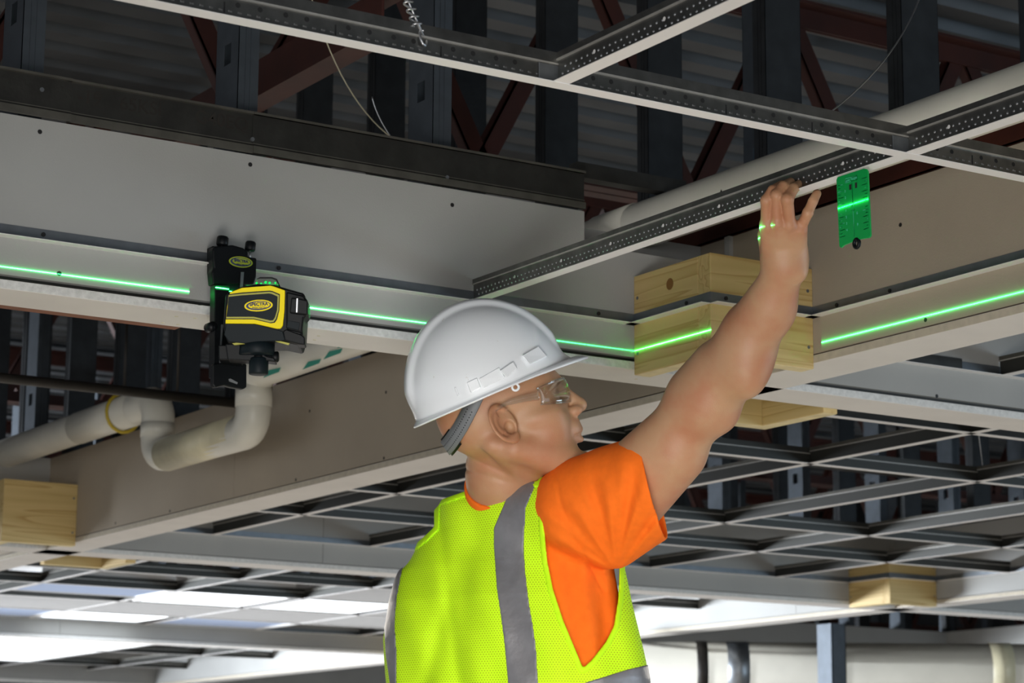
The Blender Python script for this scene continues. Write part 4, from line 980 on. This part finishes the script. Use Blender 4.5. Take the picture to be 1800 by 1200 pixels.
# ---------------------------------------------------------------- vest
HOLE = [(957, 818), (955, 870), (957, 930), (962, 985), (972, 1035), (990, 1090), (1010, 1138), (1025, 1174), (1040, 1160), (1065, 1128), (1079, 1100), (1087, 1050), (1089, 985), (1300, 985), (1300, 600), (957, 600)]
NECKH = [(700, 600), (1000, 600), (958, 826), (944, 846), (915, 846), (870, 851), (820, 862), (763, 882), (700, 890)]
LEFTH = [(500, 700), (763, 700), (763, 926), (742, 946), (727, 958), (700, 940), (500, 940)]
def vest_solid(P, inf=0.0):
    t = torso(P, .004 + inf)
    z = P[:, 2]
    w = .0035 * np.sin(P[:, 0] * 46 + 2.2 * np.sin(z * 13)) * np.sin(z * 9 + 1) + .002 * np.sin(P[:, 0] * 90 + z * 35)
    x, y, dp = topix(P)
    w = w + .006 * np.exp(-((x - 800 + (y - 1000) * .25) / 16) ** 2) * np.clip((y - 950) / 150, 0, 1) + .004 * np.exp(-((x - 770 - (y - 900) * .12) / 10) ** 2)
    return t + w, x, y, dp
DM = TN + .02
def vest_cut(P, x, y):
    near = P[:, 1] < DM + .03
    c = -polysd(x, y, HOLE) / 1040.0
    c = np.where(near, c, -1)
    c = np.maximum(c, -polysd(x, y, NECKH) / 1040.0); c = np.maximum(c, -polysd(x, y, LEFTH) / 1040.0)
    return c
def vest(P):
    d, x, y, dp = vest_solid(P); return np.maximum(d, vest_cut(P, x, y))
sdf_mesh('vest', vest, lo2, hi2, .0032, MT['mesh'], person, margin=1.1)
def on_vest(poly, inf, hide=None):
    def f(P):
        d, x, y, dp = vest_solid(P, inf); c = vest_cut(P, x, y)
        p = polysd(x, y, poly) / 1040.0
        s = np.maximum(np.maximum(d, c), np.maximum(p, -(d + .007)))
        return np.maximum(s, P[:, 1] - DM - .03)
    return f
STR_R = [(907, 835), (946, 835), (943, 848), (924, 893), (921, 960), (923, 1000), (930, 1060), (937, 1100), (942, 1133), (948, 1230), (893, 1230), (893, 1200), (887, 1133), (880, 1080), (873, 1033), (868, 957), (868, 928), (892, 872)]
STR_L = [(700, 900), (745, 940), (727, 962), (707, 1000), (697, 1053), (694, 1100), (697, 1143), (697, 1240), (690, 1240), (685, 1200), (678, 1150), (675, 1100), (677, 1057), (690, 1017), (706, 985), (700, 960)]
STR_B = [(1010, 1205), (1065, 1188), (1100, 1177), (1133, 1169), (1160, 1165), (1160, 1235), (1010, 1250)]
for nm, poly in (('reflective_stripe', STR_R), ('reflective_stripe', STR_L), ('reflective_stripe', STR_B)):
    xs_ = [p[0] for p in poly]; ys_ = [p[1] for p in poly]
    l_ = np.array([Q(min(xs_) - 8, 600, 4.2)[0], lo2[1], Q(900, min(1240, max(ys_)), 4.1)[2] - .01]); h_ = np.array([Q(max(xs_) + 8, 600, 4.2)[0], DM + .04, Q(900, min(ys_), 4.1)[2] + .01])
    if poly is STR_L: l_[0] -= .02
    sdf_mesh(nm, on_vest(poly, .0022), l_, h_, .0022, MT['refl'], person, margin=1.4)
def binding(P):
    d, x, y, dp = vest_solid(P, .0022); c = vest_cut(P, x, y)
    s = np.maximum(np.maximum(d, c), -(c + .0095)); s = np.maximum(s, -(d + .009))
    return np.maximum(s, P[:, 1] - DM - .03)
sdf_mesh('vest_binding', binding, lo2, np.array([hi2[0], DM + .04, hi2[2]]), .0030, MT['lime'], person, margin=1.4)
# ---------------------------------------------------------------- legs, boots and platform below the frame
PEL = np.array([Q(905, 1300, 4.16)[0], TN, 0])
def legs(P):
    d = ell(P, PEL + np.array([0, 0, 1.42]), (.18, .14, .13))
    for s in (-1, 1):
        o = lat * (.10 * s)
        d = smin(d, cap(P, PEL + o + np.array([0, 0, 1.34]), PEL + o * 1.2 + np.array([0, 0, 1.0]), .092, .070), .03)
        d = smin(d, cap(P, PEL + o * 1.2 + np.array([0, 0, 1.0]), PEL + o * 1.3 + np.array([0, 0, .62]), .068, .060), .02)
    return d
sdf_mesh('trousers', legs, PEL + np.array([-.3, -.25, .55]), PEL + np.array([.3, .25, 1.60]), .008, MT['jeans'], person)
for s in (-1, 1):
    o = PEL + lat * (.13 * s)
    def bt(P, o=o):
        d = cap(P, o + np.array([0, 0, .66]), o + np.array([0, 0, .57]), .052, .050)
        d = smin(d, cap(P, o + np.array([0, 0, .565]), o + fwd * .15 + np.array([0, 0, .558]), .046, .040), .02)
        return np.maximum(d, .522 - P[:, 2])
    sdf_mesh('boot', bt, o + np.array([-.2, -.15, .5]), o + np.array([.2, .30, .73]), .006, MT['boot'], person)
pt_ = thing('work_platform', 'low aluminium work platform under the worker', 'platform', (RX.T @ np.array([PEL[0], PEL[1], 0])))
pw = Vector(RX.T @ PEL)
MB().box((pw.x - .55, pw.y - .3, .48), (pw.x + .55, pw.y + .3, .52)).obj('deck_board', MT['galv'], pt_)
for sx in (-1, 1):
    for sy in (-1, 1):
        MB().tube([(pw.x + sx * .5, pw.y + sy * .26, .48), (pw.x + sx * .56, pw.y + sy * .32, 0.002)], .018, 10).obj('leg', MT['galv'], pt_)
# ---------------------------------------------------------------- hard hat
WH = Matrix.Identity(3)
def to_world(p): return Vector(RX.T @ np.asarray(p, float))
KC = Q(858, 703, 4.03); ka = math.radians(23.4)
kx = np.array([math.cos(ka), .03, math.sin(ka)]); kx /= np.linalg.norm(kx); ky = np.cross(np.array([0, 0, 1.0]), kx); ky /= np.linalg.norm(ky); kz = np.cross(kx, ky)
rl = math.radians(9); ky, kz = ky * math.cos(rl) + kz * math.sin(rl), kz * math.cos(rl) - ky * math.sin(rl); KC = KC + kz * .013
def K(x, y, z): return to_world(KC + x * kx + y * ky + z * kz)
hel, t, b = newmat('white_helmet_shell'); b.inputs['Base Color'].default_value = (.84, .87, .90, 1); b.inputs['Roughness'].default_value = .24; b.inputs['Coat Weight'].default_value = .4
n = t.nodes.new('ShaderNodeTexNoise'); n.inputs['Scale'].default_value = 60; n.inputs['Detail'].default_value = 6; tcn = t.nodes.new('ShaderNodeTexCoord'); t.links.new(tcn.outputs['Object'], n.inputs[0])
r = t.nodes.new('ShaderNodeValToRGB'); r.color_ramp.elements[0].position = .235; r.color_ramp.elements[0].color = (.55, .52, .44, 1); r.color_ramp.elements[1].position = .29; r.color_ramp.elements[1].color = (.84, .87, .90, 1)
t.links.new(n.outputs[0], r.inputs[0]); t.links.new(r.outputs[0], b.inputs['Base Color'])
MT['helmet'] = hel
hat = thing('hard_hat', 'white hard hat tilted back on the worker\'s head', 'hard hat', K(0, 0, 0))
def shell(NU, NV, grow=0.0):
    vs = []
    for j in range(NV + 1):
        for i in range(NU):
            ph = 2 * math.pi * i / NU; c, s = math.cos(ph), math.sin(ph)
            if j <= NV - 6:
                th = (j / (NV - 6)) * math.pi / 2
                hz_ = math.cos(th) * .152; rr = math.sin(th)
                x = .008 + (.135 if c < 0 else .137) * c * rr; y = .112 * s * rr; z = hz_
                # raised crown ridge and two shallow side ribs
                k = 1 / (1 + math.exp((abs(y) - .030) / .0022)); up = min(1, max(0, (hz_ - .018) / .03))
                k2 = math.exp(-((abs(y) - .066) / .006) ** 2) * .0 
                g = 1 + (.0075 * k * up + k2) / .14 + grow / .14
                x = .008 + (x - .008) * g; y *= g; z *= g
                fr_ = math.exp(-z / .013) * max(0, c) ** 3; x += .013 * fr_
            else:
                q_ = (j - (NV - 6)) / 6
                fl = .006 * q_ ** 1.5; vis = max(0, c) ** 2.2 * .030 * q_
                x = .008 + (.137 + fl) * c + vis * .75 + .013 * max(0, c) ** 3; y = (.112 + fl) * s; z = -.004 * q_ + (.004 * math.sin(q_ * 3.14)) * max(0, c) - .006 * q_ * max(0, c) ** 2
                if c < 0: x -= .0; z -= .0035 * q_ * (-c)
            vs.append(K(x, y, z))
    return vs
NU, NV = 144, 66
vs = shell(NU, NV); fs = []
for j in range(1, NV):
    for i in range(NU):
        a = j * NU + i; b2 = j * NU + (i + 1) % NU; fs.append((a, a + NU, b2 + NU, b2))
top = len(vs); vs.append(vs[0]); fs += [(top, NU + i, NU + (i + 1) % NU) for i in range(NU)]
o = MB().add(vs, fs).obj('shell', MT['helmet'], hat, True)
sm = o.modifiers.new('solid', 'SOLIDIFY'); sm.thickness = .003; sm.offset = -1
def surf(x, z):
    zz = min(.15, max(z, 0)); rr = math.sqrt(max(0, 1 - (zz / .152) ** 2)); q_ = max(-1, min(1, (x - .008) / (.137 * max(rr, .05))))
    return -.112 * rr * math.sqrt(max(0, 1 - q_ * q_))
def hpx(px, py):     # photo point -> helmet-local x, z of the side surface
    dx = (px - 858) / 1040; dy_ = (703 - py) / 1040; return dx * math.cos(ka) + dy_ * math.sin(ka), -dx * math.sin(ka) + dy_ * math.cos(ka)
def bump_box(name, pts, th):
    loc = [hpx(*p) for p in pts]; outer = [K(x, surf(x, z) - th, z) for x, z in loc]; inner = [K(x, surf(x, z) + .004, z) for x, z in loc]
    n_ = len(pts); m_ = MB().add(outer + inner, [tuple(range(n_))] + [((i + 1) % n_, i, n_ + i, n_ + (i + 1) % n_) for i in range(n_)])
    o_ = m_.obj(name, MT['helmet'], hat); bevel(o_, .0012, 3); return o_
bump_box('accessory_slot', [(913, 640), (942, 623), (958, 640), (925, 656)], .008)
bump_box('accessory_slot', [(873, 668), (896, 652), (903, 664), (884, 680)], .007)
bump_box('slot_plate', [(838, 682), (872, 662), (882, 680), (845, 699)], .0028)
bump_box('slot_plate', [(817, 689), (834, 681), (841, 698), (824, 707)], .003)
bump_box('slot_plate', [(796, 698), (799, 697), (805, 712), (802, 713)], .002)
lx, lz = hpx(898, 690)
rg = [K(lx + .0055 * math.cos(a_), surf(lx, .002) - .001, lz - .006 + .0055 * math.sin(a_)) for a_ in [i * math.pi / 8 for i in range(17)]]
MB().tube(rg, .0022, 8, cap=False).obj('strap_lug', MT['helmet'], hat, True)
# suspension band round the nape
MT['band'] = mat('grey_ratchet_band', (.16, .17, .18), .55)
cl = [(-.018, -.084, .082), (-.044, -.079, .052), (-.068, -.063, .026), (-.088, -.036, .008), (-.099, 0, 0.0)]
cl = cl + [(x, -y, z) for x, y, z in cl[-2::-1]]
def spl(P_, n=8):
    P_ = [np.array(p) for p in P_]; out = []
    for i in range(len(P_) - 1):
        p0 = P_[max(i - 1, 0)]; p1 = P_[i]; p2 = P_[i + 1]; p3 = P_[min(i + 2, len(P_) - 1)]
        for k in range(n):
            s = k / n; out.append(.5 * ((2 * p1) + (-p0 + p2) * s + (2 * p0 - 5 * p1 + 4 * p2 - p3) * s * s + (-p0 + 3 * p1 - 3 * p2 + p3) * s ** 3))
    return out + [P_[-1]]
C_ = spl(cl)
def ribbon(C, w, th, off=0.0):
    vs = []; n_ = len(C)
    for i in range(n_):
        d = C[min(i + 1, n_ - 1)] - C[max(i - 1, 0)]; d /= np.linalg.norm(d); out = C[i] - np.array([-.01, 0, .03]); out = out - d * out.dot(d); out /= np.linalg.norm(out); sd_ = np.cross(d, out)
        for a_, b_ in ((-w, 0), (w, 0), (w, th), (-w, th)): vs.append(to_world(H(*(C[i] + sd_ * a_ + out * (b_ + off)))))
    fs = [(4 * i + k, 4 * i + (k + 1) % 4, 4 * (i + 1) + (k + 1) % 4, 4 * (i + 1) + k) for i in range(n_ - 1) for k in range(4)] + [(3, 2, 1, 0), tuple(4 * (n_ - 1) + k for k in range(4))]
    return MB().add(vs, fs)
ribbon(C_, .0135, .0022, .003).obj('ratchet_band', MT['band'], hat, True)
ribbon(C_[22:43], .0170, .0018, .0005).obj('band_backing', MT['blackp'], hat, True)
hb = MB()
for i in range(10, len(C_) - 10):
    for w_ in (-.006, .004):
        d = C_[i + 1] - C_[i - 1]; d /= np.linalg.norm(d); out = C_[i] - np.array([-.01, 0, .03]); out -= d * out.dot(d); out /= np.linalg.norm(out); sd_ = np.cross(d, out)
        p = to_world(H(*(C_[i] + sd_ * w_ + out * .0054))); q_ = to_world(H(*(C_[i] + sd_ * w_ + out * .0050)))
        hb.tube([q_, p], .0011, 6)
stuff(hb.obj('adjust_hole', MT['hole'], hat))
# ---------------------------------------------------------------- safety glasses
gm_, t4, _ = newmat('clear_polycarbonate')
for nd in list(t4.nodes):
    if nd.type == 'BSDF_PRINCIPLED': t4.nodes.remove(nd)
tr = t4.nodes.new('ShaderNodeBsdfTransparent'); tr.inputs[0].default_value = (.93, .95, .95, 1); gl = t4.nodes.new('ShaderNodeBsdfGlossy'); gl.inputs['Roughness'].default_value = .04
lw = t4.nodes.new('ShaderNodeLayerWeight'); lw.inputs['Blend'].default_value = .35; mu = t4.nodes.new('ShaderNodeMath'); mu.operation = 'MULTIPLY_ADD'; mu.inputs[1].default_value = .55; mu.inputs[2].default_value = .07
mx = t4.nodes.new('ShaderNodeMixShader'); t4.links.new(lw.outputs['Facing'], mu.inputs[0]); t4.links.new(mu.outputs[0], mx.inputs[0])
t4.links.new(tr.outputs[0], mx.inputs[1]); t4.links.new(gl.outputs[0], mx.inputs[2]); t4.links.new(mx.outputs[0], t4.nodes['Material Output'].inputs[0])
MT['clear'] = gm_
gls = thing('safety_glasses', 'clear wraparound safety glasses on the worker\'s face', 'safety glasses', to_world(H(.12, 0, .035)))
vs = []; fs = []; na, nz = 36, 8
for i in range(na + 1):
    th = math.radians(-78 + 156 * i / na)
    for j in range(nz + 1):
        v = j / nz; ct = math.cos(th); hgt = .0215 * (1 - .35 * (abs(th) / 1.36) ** 3) ; nose = .012 * math.exp(-(th / .16) ** 2)
        z = .036 + hgt * (2 * v - 1) + (nose * (1 - v)); x = .046 + .082 * ct ** .8 - .004 * (2 * v - 1) ** 2
        vs.append(to_world(H(x, .078 * math.sin(th), z)))
for i in range(na):
    for j in range(nz):
        a = i * (nz + 1) + j; fs.append((a, a + nz + 1, a + nz + 2, a + 1))
o = MB().add(vs, fs).obj('lens', MT['clear'], gls, True); sm = o.modifiers.new('s', 'SOLIDIFY'); sm.thickness = .0022
edge = [vs[i * (nz + 1)] for i in range(na + 1)]; MB().tube(edge, .0012, 6).obj('lens_edge', MT['clear'], gls, True)
edge = [vs[i * (nz + 1) + nz] for i in range(na + 1)]; MB().tube(edge, .0010, 6).obj('lens_edge', MT['clear'], gls, True)
for s in (-1, 1):
    C2 = spl([(.066, s * .076, .038), (.040, s * .0795, .040), (.012, s * .083, .040), (-.012, s * .086, .034)])
    v2 = []
    for i, c in enumerate(C2):
        w_ = .0085 - .0055 * i / (len(C2) - 1)
        d = C2[min(i + 1, len(C2) - 1)] - C2[max(i - 1, 0)]; d /= np.linalg.norm(d); up = np.array([-d[2], 0, d[0]]); up /= np.linalg.norm(up); up = -up if up[2] < 0 and i < 20 else up
        up = np.array([-d[2], 0, d[0]]) * (1 if s else 1); up /= np.linalg.norm(up)
        for a_, b_ in ((-w_, 0), (w_, 0), (w_, s * .002), (-w_, s * .002)): v2.append(to_world(H(*(c + up * a_ + np.array([0, b_, 0])))))
    n_ = len(C2); f2 = [(4 * i + k, 4 * i + (k + 1) % 4, 4 * (i + 1) + (k + 1) % 4, 4 * (i + 1) + k) for i in range(n_ - 1) for k in range(4)] + [(3, 2, 1, 0), tuple(4 * (n_ - 1) + k for k in range(4))]
    MB().add(v2, f2).obj('temple_arm', MT['clear'], gls, True)
